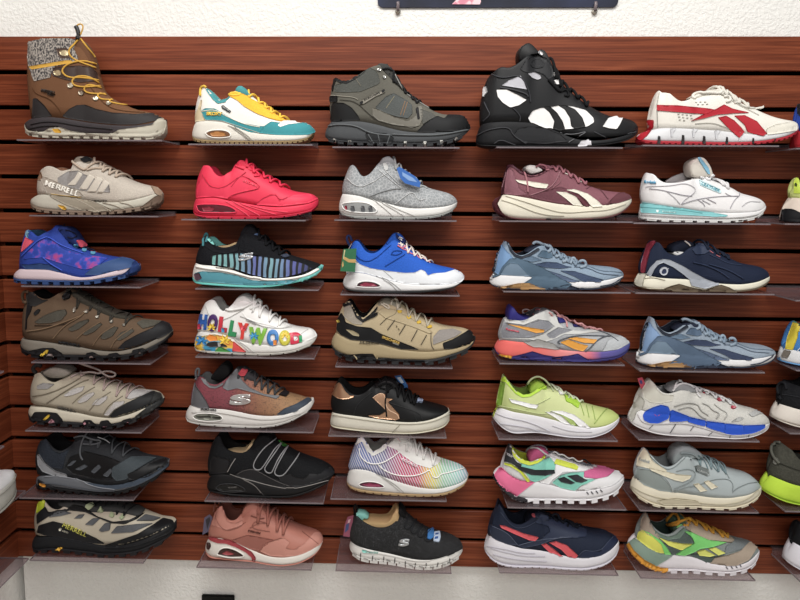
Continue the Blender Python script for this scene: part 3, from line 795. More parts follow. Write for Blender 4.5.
stone = m('a89f8d', 'suede')
shoe('c1r5', 'stone beige low hiking shoe with black toe cap and knotted laces', (15, 355, 5), 11,
 "78,310 90,335 130,352 200,362 290,366 370,372 450,378 520,368 580,352 640,325 700,292 740,245",
 "82,255 110,262 180,275 260,288 340,304 420,318 480,322 550,312 610,290 660,268 710,240 738,228",
 "100,130 106,100 128,88 142,112 165,138 200,148 235,118 280,92 330,98 380,105 430,125 480,140 540,155 600,172 650,182 700,185 725,200 738,222",
 (112, 262), stone, m('c5beac', 'rubber'), m('232326', 'rubber'), lining='78746c', oh=12, lugs=(11, 14, .6), nm='hiking_shoe',
 ub="88,225 110,245 180,258 260,275 340,292 420,306 480,312 550,300 610,280 660,258 710,232 737,224",
 slabel='clear acrylic shelf under the stone beige hiking shoe', shelf=(26, 141, 430),
 feats=[TG(m('8b867c', 'mesh'), "150,85 210,52 265,62 300,90 260,110 200,110", .022), P('mesh_window', m('8c8988', 'mesh'), "110,160 140,145 200,150 165,175 115,175", 2),
  P('mesh_window', m('b1adab', 'mesh'), "245,205 290,175 350,160 340,185 290,205 255,212", 2), P('mesh_window', m('b1adab', 'mesh'), "312,238 350,205 395,190 400,200 360,235 325,245", 2), P('mesh_window', m('b1adab', 'mesh'), "385,255 410,225 465,210 460,228 425,255", 2),
  P('mesh_window', m('b1adab', 'mesh'), "445,305 500,240 550,235 545,250 500,275 470,308", 2), P('toe_mesh', m('aaa7a6', 'mesh'), "548,220 590,180 640,180 690,186 640,210 580,228", 2),
  P('toe_cap', m('1d1e20', 'rubber'), "468,318 500,280 560,245 640,210 690,188 720,198 738,225 700,250 640,275 560,305", 3), P('toe_bumper', m('2b2c2c', 'rubber'), "600,312 655,270 700,195 725,198 740,235 735,262 690,298 640,326", 4),
  L(m('837a6a', 'suede'), 6, "90,210 160,200 250,165 330,120", 'overlay_rib'), L(m('837a6a', 'suede'), 6, "160,245 230,200 330,140 370,130", 'overlay_rib'), L(m('8f8675', 'suede'), 4, "290,245 330,205 400,165"), L(m('8f8675', 'suede'), 4, "375,280 420,225 480,190"), L(m('8f8675', 'suede'), 4, "440,305 470,255 540,210"),
  P('sole_pod', char, "80,320 100,290 165,290 210,295 240,330 235,360 150,358 95,340", 2), P('sole_pod', char, "330,370 345,330 380,330 420,370", 2), P('sole_pod', char, "410,378 430,335 465,330 500,370 450,380", 2), P('sole_pod', char, "520,366 540,330 580,320 595,345 560,360", 2),
  P('pod_insert', m('b98390', 'rubber'), "168,345 185,322 202,342 195,350 175,352", 4), P('pod_insert', m('b98390', 'rubber'), "342,345 352,336 360,350 350,356", 4), P('pod_insert', m('b98390', 'rubber'), "432,372 446,360 462,370 450,378", 4), P('pod_insert', m('b98390', 'rubber'), "556,350 568,338 578,348 564,356", 4),
  P('sole_badge', m('d9b52a', 'gloss'), "142,325 172,300 180,306 165,322 148,332", 4), X('MERRELL', m('4a453f', 'rubber'), 215, 272, 305, 294, 11, .01),
  LO(m('33302f', 'cloth'), 22, "106,95 92,84 90,66 112,54 132,62", 0, 'pull_loop'),
  LC(m('a08c88', 'cloth'), "340,112 395,156 450,184 508,210 560,222", 9), LO(m('a89a96', 'cloth'), 10, "280,118 320,98 380,88 420,100 450,84 490,90 508,104 480,118 440,100 420,78 360,60 300,38 340,50 420,80", -.012)])

bk = m('17181b', 'mesh'); gy = m('6f7278', 'rubber')
shoe('c1r6', 'black trail runner with grey wedge midsole', (25, 420, 5), 13,
 "66,330 78,345 110,350 200,368 290,378 370,382 430,380 500,372 560,355 620,328 680,290 715,245",
 "66,285 90,278 140,285 200,290 280,310 360,330 440,335 510,325 580,300 640,270 690,235 716,212",
 "66,150 76,112 102,92 118,118 140,152 175,168 215,145 245,108 275,74 300,55 350,70 400,95 450,110 510,145 560,170 610,185 660,190 700,196 716,212",
 (92, 252), m('26282c', 'mesh'), m('62656b', 'rubber'), m('121214', 'rubber'), lining='0d0d0f', oh=11, lugs=(15, 8, .6),
 ub="70,262 100,270 200,286 280,300 360,320 440,326 510,316 580,292 640,262 690,230 715,212",
 slabel='clear acrylic shelf under the black trail runner with grey midsole', shelf=(20, 133, 497),
 feats=[TG(m('151619', 'cloth'), "255,90 290,55 340,50 390,80 430,110 360,125 300,120"), P('heel_collar', m('252a33', 'knit'), "68,160 72,110 100,90 116,124 140,156 175,172 222,150 200,200 190,250 130,240 85,190"),
  P('heel_clip', m('8b8d92', 'rubber'), "64,180 72,175 100,220 150,258 205,275 215,290 150,284 90,262 68,230", 2), P('eyestay', m('0f1012', 'leather'), "225,190 300,160 420,190 490,220 470,240 430,265 440,300 350,300 240,275 200,240", 1),
  P('mesh_window', m('4b4f55', 'mesh'), "330,262 370,225 385,240 350,272", 2), P('mesh_window', m('4b4f55', 'mesh'), "390,280 430,245 440,260 415,290", 2), P('mesh_window', m('4b4f55', 'mesh'), "250,250 300,225 318,235 280,256", 2), P('mesh_window', m('4b4f55', 'mesh'), "210,235 240,208 262,206 235,232", 2),
  P('side_mesh', m('3e464b', 'mesh'), "440,240 530,190 620,190 660,196 600,230 545,260 510,300 460,310 435,285", 2),
  P('toe_cap', m('131417', 'leather'), "512,275 560,255 640,215 700,198 716,214 690,240 620,285 560,305 520,300", 3), L(m('8b8e94', 'rubber'), 5, "100,290 180,285 260,300 350,340 450,352", 'midsole_rib'), L(m('4a4d53', 'rubber'), 6, "90,320 170,325 260,345 360,362 450,358", 'midsole_rib'),
  P('midsole_edge', m('3b4552', 'rubber'), "300,320 440,335 540,316 640,270 714,215 714,235 640,290 560,330 470,350 380,350", 2),
  P('heel_outsole', char, "66,300 72,345 110,350 150,352 140,335 105,322", 2), P('sole_badge', m('d9902a', 'gloss'), "76,318 100,322 108,334 96,336 78,328", 4),
  LC(m('45484c', 'cloth'), "320,130 370,155 425,180 480,190", 9), LO(m('55585c', 'cloth'), 9, "330,55 300,80 280,130 275,180 290,205", -.02), LO(m('55585c', 'cloth'), 9, "245,95 290,80 330,100 390,110 350,130 290,125", -.015), LO(m('b5b7ba', 'cloth'), 5, "362,92 400,104 424,122", -.01)])

shoe('c1r7', 'black and beige trail shoe with lime heel and yellow lettering', (25, 485, 5), 15,
 "45,300 55,325 90,330 200,335 270,345 340,350 400,358 470,352 550,350 620,325 680,300 730,265 752,225",
 "52,240 80,250 140,250 220,265 300,282 380,296 450,300 520,295 590,275 660,245 710,215 752,195",
 "62,100 74,70 96,62 112,95 135,120 170,122 210,92 245,72 290,72 360,90 420,85 480,95 540,105 580,120 620,140 690,160 735,172 750,195",
 (84, 235), m('b3aa98', 'leather'), m('1f2023', 'speckle'), char, lining='3d3d3e', oh=10, lugs=(12, 14, .55),
 ub="60,225 100,240 180,250 260,268 340,284 420,290 500,284 580,262 660,234 710,206 750,192",
 slabel='clear acrylic shelf under the black and beige trail shoe at the lower left', shelf=(30, 143, 558),
 feats=[TG(m('3b3c3c', 'cloth'), "160,75 240,62 300,70 380,90 450,80 560,110 600,130 540,150 380,130 260,110"), P('heel_patch', m('b8c819', 'gloss'), "60,138 66,90 84,64 100,80 98,105 75,125", 3),
  P('heel_counter', m('1a1b1e', 'leather'), "62,190 60,145 80,120 100,100 118,130 200,115 230,120 120,150 75,180", 2), P('side_window', m('54565a', 'leather'), "118,155 160,125 205,126 235,135 180,148", 2),
  P('side_window', m('54565a', 'leather'), "245,162 270,142 300,140 285,160", 2), P('side_window', m('54565a', 'leather'), "300,192 340,160 378,160 340,196", 2), P('side_window', m('54565a', 'leather'), "370,220 400,185 430,182 425,220 385,228", 2), P('side_window', m('54565a', 'mesh'), "430,235 460,200 560,190 640,188 600,205 540,230", 2), P('toe_window', m('54565a', 'mesh'), "555,175 600,142 680,160 640,175", 2),
  P('eyestay', m('131416', 'leather'), "205,120 240,90 290,100 360,150 440,178 520,170 600,132 560,165 500,190 430,185 370,160 300,130", 2),
  P('side_overlay', m('17181b', 'leather'), "62,230 70,195 140,175 200,190 270,220 360,262 400,288 300,282 200,262 100,245", 2), P('toe_cap', m('141518', 'rubber'), "400,296 470,270 560,240 640,195 690,162 735,172 754,200 712,236 640,268 560,297 480,311 400,308", 3),
  P('sole_badge', m('d9a52a', 'gloss'), "145,324 178,304 190,310 170,324 150,330", 4), X('MERRELL', m('c9c553', 'gloss'), 188, 200, 306, 252, 20, .0), P('round_mark', m('d7d2bf', 'gloss'), "170,212 178,206 186,212 180,222 172,220", 4),
  X('GORE-TEX', m('d7d2bf', 'gloss'), 188, 224, 218, 234, 7, 0),
  P('lace_loop', m('9aa583', 'cloth'), "300,100 335,84 350,98 320,118", 4), P('lace_loop', m('9aa583', 'cloth'), "362,125 378,104 395,120 385,136", 4), P('lace_loop', m('9aa583', 'cloth'), "420,150 432,128 450,140 442,158", 4), P('lace_loop', m('9aa583', 'cloth'), "470,160 490,138 500,152 488,168", 4),
  LC(m('1c1d20', 'cloth'), "290,84 340,100 395,120 450,145 500,155", 9), LO(m('1c1d20', 'cloth'), 9, "235,80 260,72 300,80 360,108 340,88", -.01)])
# ---- column 2
def uno(win, inset, rim, ramp, rc, wc, ic='7a2440', kind='foam'):
    """side window of an air-cushioned heel: dark recess, coloured core, moulded ramp lines"""
    f = [P('air_window', m(wc, 'gloss'), win, 2), P('air_cushion', m(ic, 'gloss'), inset, 3)]
    f.append(L(m(rim, kind), 6, rim_path(win), 'window_rim'))
    for r in ramp: f.append(L(m(rc, 'rubber'), 3, r, 'midsole_rib'))
    return f
def rim_path(w):
    p = w.split(); return ' '.join(p+[p[0]])
wh = m('e6e3dc', 'leather'); teal = m('3a8f97', 'suede'); yel = m('efb41f', 'suede')
shoe('c2r1', 'white sneaker with teal overlays and yellow lace panel', (180, 75, 5), 3,
 "65,310 72,325 100,332 200,336 300,338 400,338 500,338 580,334 640,320 672,290",
 "68,300 78,225 140,222 220,228 260,245 340,278 420,290 500,293 580,294 640,292 674,272",
 "105,90 112,55 122,48 140,68 165,95 190,122 225,112 255,92 285,70 330,75 360,98 400,132 440,165 490,198 535,222 580,230 630,236 655,246 672,268",
 (118, 262), wh, m('dad6cc', 'foam'), m('8a744e', 'rubber'), lining='4c9698', oh=8, lugs=(24, 6, .7),
 ub="78,228 140,220 220,226 260,243 340,276 420,288 500,291 580,292 640,290 672,270",
 slabel='clear acrylic shelf under the white, teal and yellow sneaker', shelf=(189, 312, 146),
 feats=[TG(m('469499', 'suede'), "285,72 300,54 320,54 345,80 370,108 330,110 290,95", .02),
  P('heel_patch', m('d8c7a4', 'leather'), "70,228 78,190 92,160 105,118 112,120 105,165 115,190 128,222"), P('side_overlay', teal, "108,172 128,160 175,162 230,195 300,232 400,250 440,250 395,284 340,278 260,243 215,222 165,218 130,218 112,195"),
  P('toe_overlay', teal, "395,284 425,248 455,228 500,234 520,244 560,240 640,232 672,256 674,278 640,292 560,294 480,293", 2), P('toe_inset', m('efece6', 'leather'), "488,246 515,226 580,228 640,236 600,238 540,244 500,256", 3),
  P('lace_panel', yel, "245,100 275,80 320,88 350,112 400,140 450,170 500,200 538,222 500,226 440,210 380,185 320,150 285,120", 3), P('side_label', m('23262c', 'cloth'), "208,148 216,146 256,174 250,184 208,160", 3),
  P('collar_trim', m('469499', 'suede'), "128,62 148,74 170,102 195,124 225,114 258,88 250,106 225,130 190,138 165,118 140,84", 2),
  X('SKOXY', m('f2c32a', 'gloss'), 134, 196, 212, 198, 18, .04), X('SKECHERS', m('d8d8d4', 'gloss'), 212, 155, 250, 178, 8, 0), L(m('e9e2cf', 'leather'), 4, "110,176 175,166 230,200 320,240 400,255"), L(m('b5b0a2', 'leather'), 3, "215,225 260,240 330,262 400,285"),
  LO(m('d8b13a', 'cloth'), 12, "104,100 106,62 118,50 130,60", 0, 'pull_loop'),
  LC(m('f0c233', 'cloth'), "350,112 385,140 420,165 455,188 495,212", 11), LO(m('f0c233', 'cloth'), 13, "248,95 275,100 310,92 280,84 255,90", -.012)]
 + uno("128,285 150,272 200,268 240,275 256,292 248,306 190,308 145,304", "150,285 180,275 220,280 235,296 200,302 160,300", 'efece4', ["252,250 300,285 350,322", "270,252 330,290 370,325", "240,246 285,262 350,318"], '9a968c', '6e4a30', 'b0763c'))

red = m('e2294c', 'leather')
shoe('c2r2', 'bright coral red sneaker all in one colour', (180, 145, 5), 5,
 "70,325 75,345 100,358 200,362 300,363 400,362 480,360 560,350 640,335 675,315 692,290",
 "76,320 80,262 100,262 170,255 230,270 300,282 400,298 480,306 560,300 640,290 692,268",
 "102,145 112,104 135,94 152,100 168,130 190,152 220,150 260,110 300,72 335,78 370,112 420,150 480,180 520,205 570,225 620,232 660,238 685,255 692,272",
 (120, 275), red, red, m('c52040', 'rubber'), lining='c62645', oh=6, lugs=(9, 5, .88),
 ub="82,268 100,256 170,250 230,262 300,275 400,290 480,298 560,294 640,282 690,266",
 slabel='clear acrylic shelf under the coral red sneaker', shelf=(182, 305, 217),
 feats=[TG(red, "290,88 305,70 325,72 350,92 385,130 340,125 300,108"), P('side_overlay', m('e52d50', 'leather'), "120,150 150,200 200,210 240,195 310,145 400,200 395,215 330,225 280,240 240,262 170,250 100,256 84,260 92,190", 1),
  P('toe_overlay', m('e52d50', 'leather'), "380,292 410,262 450,242 480,240 495,272 530,262 560,245 640,240 690,262 640,284 500,300", 1),
  L(m('b81d3c', 'leather'), 3, "112,140 130,180 160,205 200,212 250,190 310,140 400,195 390,215 330,225 270,240 240,258"), L(m('b81d3c', 'leather'), 3, "380,290 420,258 480,240 500,272 540,255"), L(m('b81d3c', 'leather'), 3, "255,205 290,160 330,130"),
  L(m('b81d3c', 'leather'), 4, "300,105 310,112", 'eyelet_cord'), X('SKECHERS', m('ff6078', 'gloss'), 316, 176, 386, 204, 10, .01),
  P('blue_tag', m('6f9cc4', 'gloss'), "435,150 448,146 464,154 462,168 445,164", 4), LC(red, "330,105 375,138 410,160 450,182 495,205", 12), LO(red, 11, "280,100 300,108 320,116"), LO(red, 11, "350,100 380,130 400,150 370,150", -.006)]
 + uno("84,296 110,290 190,290 250,300 288,325 270,334 140,332 95,330", "112,306 150,300 175,310 160,326 120,326", 'ef3c5c', ["230,275 290,310 350,350", "260,275 330,310 400,345", "300,285 400,320 480,340", "350,295 450,320 540,330"], 'ff5a76', '5a1a26', '8a2a3a'))

shoe('c2r3', 'black slip-on sneaker with teal and violet striped knit and teal sole', (180, 215, 5), 7,
 "66,310 75,332 110,342 200,350 300,356 400,358 480,352 560,338 640,318 690,290 714,258",
 "82,232 110,242 160,246 220,255 280,275 340,298 400,312 460,316 540,312 620,295 680,262 712,245",
 "104,190 112,140 125,108 140,106 165,135 190,155 230,158 270,145 298,120 310,80 340,42 365,52 400,92 440,125 480,160 520,185 570,200 620,215 670,230 700,240 712,248",
 (125, 300), m('15161b', 'knit'), m('e2e0da', 'foam'), m('63c0b8', 'rubber'), lining='71b8b4', oh=12,
 slabel='clear acrylic shelf under the black and teal slip-on', shelf=(196, 318, 288),
 feats=[P('knit_stripes', ramp_mat('teal_violet_knit', [(0, '6fa9a4'), (.25, '76a5ac'), (.45, '5f66a6'), (.6, '74a0aa'), (.8, '535a98'), (1, '23284a')], pattern=('wave', 'X', 26, 2.5), second='0d0f14'), "152,200 200,192 300,185 370,200 440,205 540,220 620,240 660,262 600,285 520,305 440,308 360,292 290,268 230,250 160,240 158,215", 1),
  P('eyestay', m('101116', 'knit'), "310,95 350,45 400,95 520,190 545,210 480,215 400,200 340,180 300,170", 2), P('collar_edge', m('15161b', 'cloth'), "120,112 140,130 190,165 230,168 285,150 300,135 290,175 230,188 170,180 125,150", 1),
  BL('insole_edge', m('c5a67c', 'foam'), "180,150 240,146 290,126 300,140 260,158 200,162", .018, .004), TG(m('121318', 'cloth'), "305,90 335,42 352,38 375,55 400,95 360,120 320,120", .02), P('heel_tab_lining', m('7fcac4', 'cloth'), "130,112 145,102 170,118 185,150 160,140", 3),
  P('sole_window', m('4f93a2', 'gloss'), "75,285 110,275 200,280 280,295 360,320 440,325 520,318 600,320 540,338 440,345 300,340 180,330 90,325", 2), P('sole_tint', m('58424f', 'gloss'), "72,290 100,282 112,312 84,322", 3), P('toe_rand', m('74cbc4', 'rubber'), "600,310 660,285 695,250 712,244 716,262 690,295 640,320 560,338", 3),
  L(m('f2f0ea', 'foam'), 12, "84,252 140,262 220,270 300,290 380,312 460,320 560,312 640,295 690,265", 'foam_edge'), X('SKECHERS', m('9a9890', 'rubber'), 180, 262, 268, 262, 7, 0),
  X('S', m('d4d6da', 'metal'), 292, 226, 366, 212, 32, .04, None, .35), P('tongue_mark', m('56709a', 'gloss'), "370,90 384,86 398,98 386,102", 4), P('lace_lock', m('3f4657', 'gloss'), "500,200 530,192 550,205 520,212", 4),
  LO(m('3f7f88', 'cloth'), 12, "118,150 120,100 132,82 140,100 132,130", 0, 'pull_loop'), LC(m('0d0e12', 'cloth'), "395,130 425,155 455,180 490,200", 13)])

hw = [m('d33a2c', 'gloss'), m('5a2d66', 'gloss'), m('c0283c', 'gloss'), m('2e8a4f', 'gloss'), m('d94a35', 'gloss'), m('7ab23a', 'gloss'), m('3a94c0', 'gloss'), m('4f9fd0', 'gloss'), m('3c6fb5', 'gloss')]
def palm(c, cx, cy, r, lv=4):
    out = []
    for a in (10, 60, 115, 165, 215, 325):
        x, y = cx+r*math.cos(math.radians(a)), cy-r*math.sin(math.radians(a)); nx, ny = -math.sin(math.radians(a))*r*.22, -math.cos(math.radians(a))*r*.22
        out.append(P('palm_print', c, f"{cx:.0f},{cy:.0f} {(cx+x)/2+nx:.0f},{(cy+y)/2+ny:.0f} {x:.0f},{y:.0f} {(cx+x)/2-nx:.0f},{(cy+y)/2-ny:.0f}", lv, 0))
    return out
shoe('c2r4', 'white sneaker printed with large multicoloured HOLLYWOOD lettering', (180, 285, 5), 9,
 "76,305 85,325 130,332 200,338 300,342 400,346 480,343 560,335 620,315 665,295 685,260",
 "78,285 88,222 140,228 200,232 260,260 330,285 400,292 480,297 560,294 620,280 684,245",
 "110,130 122,90 145,68 175,70 190,105 212,132 240,112 275,72 320,36 345,40 370,58 410,100 450,135 500,172 550,195 600,205 650,210 675,225 684,250",
 (130, 285), m('e4e3e1', 'leather'), m('dddcd8', 'foam'), m('b5b2ab', 'rubber'), lining='aaa9a6', oh=5, lugs=(9, 5, .88),
 ub="92,225 140,226 200,230 260,256 330,280 400,288 480,292 560,288 620,272 682,244",
 slabel='clear acrylic shelf under the HOLLYWOOD lettered sneaker', shelf=(196, 314, 355),
 feats=[TG(m('e0dfdd', 'leather'), "265,90 300,45 330,36 350,50 390,90 340,100 290,112"), P('toe_overlay', m('e9e8e6', 'leather'), "560,290 590,250 640,215 672,225 684,248 640,272", 1), P('eyestay', m('e9e8e6', 'leather'), "310,130 350,80 400,95 500,172 555,200 500,215 440,195 380,180 330,160", 1),
  L(m('b9b8b5', 'leather'), 3, "130,100 150,160 200,175 260,150 320,115"), L(m('b9b8b5', 'leather'), 3, "330,165 400,200 500,215 560,205"), L(m('b9b8b5', 'leather'), 3, "560,290 590,250 640,218"), L(m('8c8b8a', 'leather'), 5, "358,132 362,134", 'eyelet'), L(m('8c8b8a', 'leather'), 5, "398,158 402,160", 'eyelet'), L(m('8c8b8a', 'leather'), 5, "444,182 448,184", 'eyelet'), L(m('8c8b8a', 'leather'), 5, "484,202 488,204", 'eyelet'),
  X('H', m('2f62b4', 'gloss'), 92, 214, 132, 218, 76, .075), X('O', m('4a2c66', 'gloss'), 136, 224, 186, 228, 86, .075), X('L', m('c22a3a', 'gloss'), 190, 226, 234, 231, 76, .075), X('L', m('2c8a55', 'gloss'), 240, 246, 280, 253, 78, .075), X('Y', m('d8392f', 'gloss'), 282, 262, 338, 268, 82, .075),
  X('W', m('7db83c', 'gloss'), 338, 286, 430, 295, 84, .075), X('O', m('3d7fc2', 'gloss'), 434, 297, 492, 299, 82, .075), X('O', m('c7c034', 'gloss'), 496, 297, 552, 297, 76, .075), X('D', m('cf2b4a', 'gloss'), 554, 292, 612, 285, 58, .075),
  P('letter_accent', m('d23f5a', 'gloss'), "94,190 106,188 108,212 96,214", 5, 0), P('letter_accent', m('2a9a62', 'gloss'), "592,250 608,248 608,276 594,280", 5, 0), P('letter_accent', m('e0862e', 'gloss'), "468,270 486,268 484,292 470,294", 5, 0), P('letter_accent', m('3a9ac8', 'gloss'), "208,206 224,212 224,228 210,228", 5, 0),
  L(m('a5a4a1', 'leather'), 3, "300,150 330,160 360,175 420,205", 'stitching'), X('SKECHERS', m('b0afad', 'gloss'), 330, 168, 378, 192, 7, 0)]
 + palm(m('e8c32c', 'gloss'), 160, 205, 24, 5) + palm(m('3c9ad0', 'gloss'), 372, 250, 26, 5) + palm(m('e8c93a', 'gloss'), 524, 248, 24, 5) + palm(m('e04a5a', 'gloss'), 318, 210, 20, 5)
 + [P('tropical_print', noise_mat('tropical_print', '3a9cc6', 'e8c32c', 30, .42, .5, 'd8483a'), "78,300 84,250 110,250 170,240 225,252 300,300 328,326 230,326 120,322 82,318", 2), P('print_triangle', m('d94a4a', 'gloss'), "262,322 268,275 330,326", 3, 0), P('print_triangle', m('4a9e4c', 'gloss'), "170,325 200,300 255,325", 3, 0), P('print_triangle', m('e88a2c', 'gloss'), "130,256 150,240 185,250 190,270 150,275", 3, 0)]
 + palm(m('2f86c8', 'gloss'), 112, 275, 30, 5) + palm(m('efca2c', 'gloss'), 225, 270, 30, 5)
 + [P('air_window', m('2c2a2b', 'gloss'), "128,292 145,280 180,276 225,290 240,302 150,303", 4), P('air_cushion', m('9a9a98', 'gloss'), "190,278 204,280 206,300 192,300", 5),
  L(m('b3b2ae', 'rubber'), 3, "232,240 300,285 350,330", 'midsole_rib'), L(m('b3b2ae', 'rubber'), 3, "255,252 320,290 372,332", 'midsole_rib'), LC(m('e6e5e3', 'cloth'), "358,130 402,156 446,180 488,202", 11, .6), LO(m('e2e1df', 'cloth'), 14, "228,110 240,122 280,118 320,108 350,90 390,72 410,85 380,105 350,112", -.01)])

shoe('c2r5', 'grey runner with red to tan mesh and a raised metallic side logo', (180, 355, 5), 11,
 "32,305 45,330 90,343 160,350 240,355 330,358 420,358 480,352 560,328 620,298 655,268 670,235",
 "38,250 60,238 100,258 170,262 240,268 320,285 400,298 480,300 540,290 600,265 640,240 668,218",
 "80,120 95,100 108,90 122,118 148,142 180,146 215,128 250,98 285,62 330,66 370,95 420,125 470,150 510,175 560,190 620,205 650,212 666,225",
 (105, 255), ramp_mat('red_tan_mesh', [(0, '7d2f3c'), (.35, '86404a'), (.6, '96694c'), (.85, 'a17c55'), (1, 'a17c55')], pattern=('vor', 'X', 520, 0), second='2c2428', rng=(.5, .95)), m('d8d6d2', 'foam'), m('b8b6b2', 'rubber'), lining='6b6c6e', oh=5, lugs=(8, 5, .9),
 ub="56,238 100,256 170,262 240,268 320,283 400,295 480,297 540,286 600,260 640,236 666,222",
 slabel='clear acrylic shelf under the grey and red mesh runner', shelf=(196, 313, 427),
 feats=[TG(m('3c3c3f', 'cloth'), "255,110 275,60 300,55 345,70 400,110 340,120 290,130"), BL('inner_tongue', m('161618', 'cloth'), "155,105 195,50 230,22 255,45 262,75 230,110 190,115", .018, .006), P('heel_counter', m('5f6064', 'leather'), "58,245 64,190 76,130 82,150 110,190 135,230 148,260 100,258", 2),
  P('collar_trim', m('6a6b6e', 'leather'), "100,96 112,92 124,120 150,146 182,150 218,130 212,146 180,162 148,158 118,134", 2), P('eyestay', m('6a6c70', 'leather'), "212,158 225,130 285,62 310,120 350,158 420,190 500,200 480,215 430,200 330,172 285,160 240,172", 2),
  P('toe_cap', m('3a4350', 'rubber'), "482,292 520,262 580,240 640,208 662,220 630,245 580,276 530,292", 2), P('tongue_patch', m('b8414c', 'cloth'), "290,85 315,62 338,75 325,98 305,98", 4),
  P('air_window', m('787a70', 'gloss'), "70,305 78,292 120,288 180,292 210,305 205,318 140,322 90,316", 2), P('air_cushion', m('35352f', 'gloss'), "80,300 150,296 160,306 90,308", 3), P('air_cushion', m('35352f', 'gloss'), "160,300 205,304 200,314 165,312", 3), P('air_cushion', m('a5a89a', 'gloss'), "120,306 150,308 148,316 122,314", 4), L(m('efedea', 'foam'), 5, "66,305 78,288 125,284 185,288 216,305 208,322 140,326 85,320 66,305", 'window_rim'), L(m('c0beba', 'foam'), 4, "60,282 180,278 300,300 400,318 500,315 600,285", 'midsole_rib'),
  X('SKECHERS', m('4b4b4c', 'gloss'), 104, 268, 182, 272, 7, 0), X('S', m('d5d3d1', 'metal'), 246, 244, 352, 240, 52, .06, None, .2), LO(m('5f6064', 'cloth'), 13, "84,118 76,80 88,60 98,68 92,100", 0, 'pull_loop'), P('lace_lock', m('222226', 'gloss'), "490,195 520,172 548,185 530,205", 4),
  LC(m('3a3b3e', 'cloth'), "295,115 330,132 368,152 405,175 440,190 478,198", 11)])

shoe('c2r6', 'all black slip-on with grey elastic cords and cream insole', (190, 425, 5), 13,
 "88,300 100,325 150,340 220,352 330,358 430,360 510,358 580,340 640,315 690,290 722,245",
 "92,290 100,240 150,238 220,248 300,270 380,298 460,312 540,305 620,285 680,262 722,232",
 "100,130 112,80 130,52 150,50 158,85 178,118 215,135 262,140 298,120 318,78 345,50 375,28 400,40 430,66 480,100 530,130 580,150 640,168 690,190 720,212 724,235",
 (125, 325), m('121316', 'knit'), m('141416', 'rubber'), m('0e0e10', 'rubber'), lining='0b0b0c', oh=6, lugs=(11, 5, .85),
 ub="98,240 150,236 220,246 300,266 380,294 460,306 540,300 620,280 680,258 722,234",
 slabel='clear acrylic shelf under the black corded slip-on', shelf=(205, 323, 496), nm='slip_on_shoe',
 feats=[TG(m('101013', 'knit'), "300,120 325,70 350,35 380,22 410,40 430,70 400,110 340,140", .022), BL('cream_insole', m('cbb288', 'foam'), "165,130 210,122 262,124 300,95 318,68 326,100 310,136 262,150 200,146", .018, .002),
  P('toe_overlay', m('1d1d20', 'leather'), "440,250 500,235 525,255 570,262 600,235 640,240 700,205 722,235 680,260 620,284 540,302 470,300", 1), P('side_overlay', m('1c1c1f', 'leather'), "220,246 260,215 320,210 380,250 440,262 480,290 500,308 400,300 300,268", 1),
  P('heel_panel', m('18181b', 'leather'), "98,238 104,170 120,150 200,170 188,232 150,236", 1), L(m('8b8784', 'leather'), 5, "188,228 208,190 228,162", 'heel_strip'), L(m('77736f', 'rubber'), 4, "200,238 260,262 320,290 356,332", 'midsole_rib'), L(m('8d8986', 'leather'), 4, "258,262 300,268 380,292 500,316 600,296 690,270", 'piping'),
  L(m('4c4a4a', 'rubber'), 3, "270,270 330,300 370,345", 'midsole_rib'), L(m('555252', 'leather'), 3, "235,240 270,220 320,212 420,270 500,300"),
  P('air_window', m('070708', 'gloss'), "134,305 150,292 220,290 270,310 268,322 160,320", 2), P('air_cushion', m('3a3836', 'gloss'), "190,300 240,296 236,306 195,308", 3), L(m('3a3a3c', 'rubber'), 4, "130,308 150,288 225,286 278,312 272,328 155,326 130,308", 'window_rim'), P('green_tag', m('3f8f3a', 'gloss'), "440,70 485,72 492,90 480,104 460,96", 4),
  L(m('8a8a8d', 'cloth'), 7, "430,62 380,100 345,140 316,190 322,215 350,220 372,195 400,150 425,110 455,85", 'elastic_cord'), L(m('8a8a8d', 'cloth'), 7, "458,84 420,140 385,190 372,215 385,232 408,235 420,210 440,165 470,120 490,100", 'elastic_cord'), L(m('8a8a8d', 'cloth'), 7, "490,100 455,160 430,210 422,235 440,250 470,245 500,205 530,165 546,138", 'elastic_cord')])

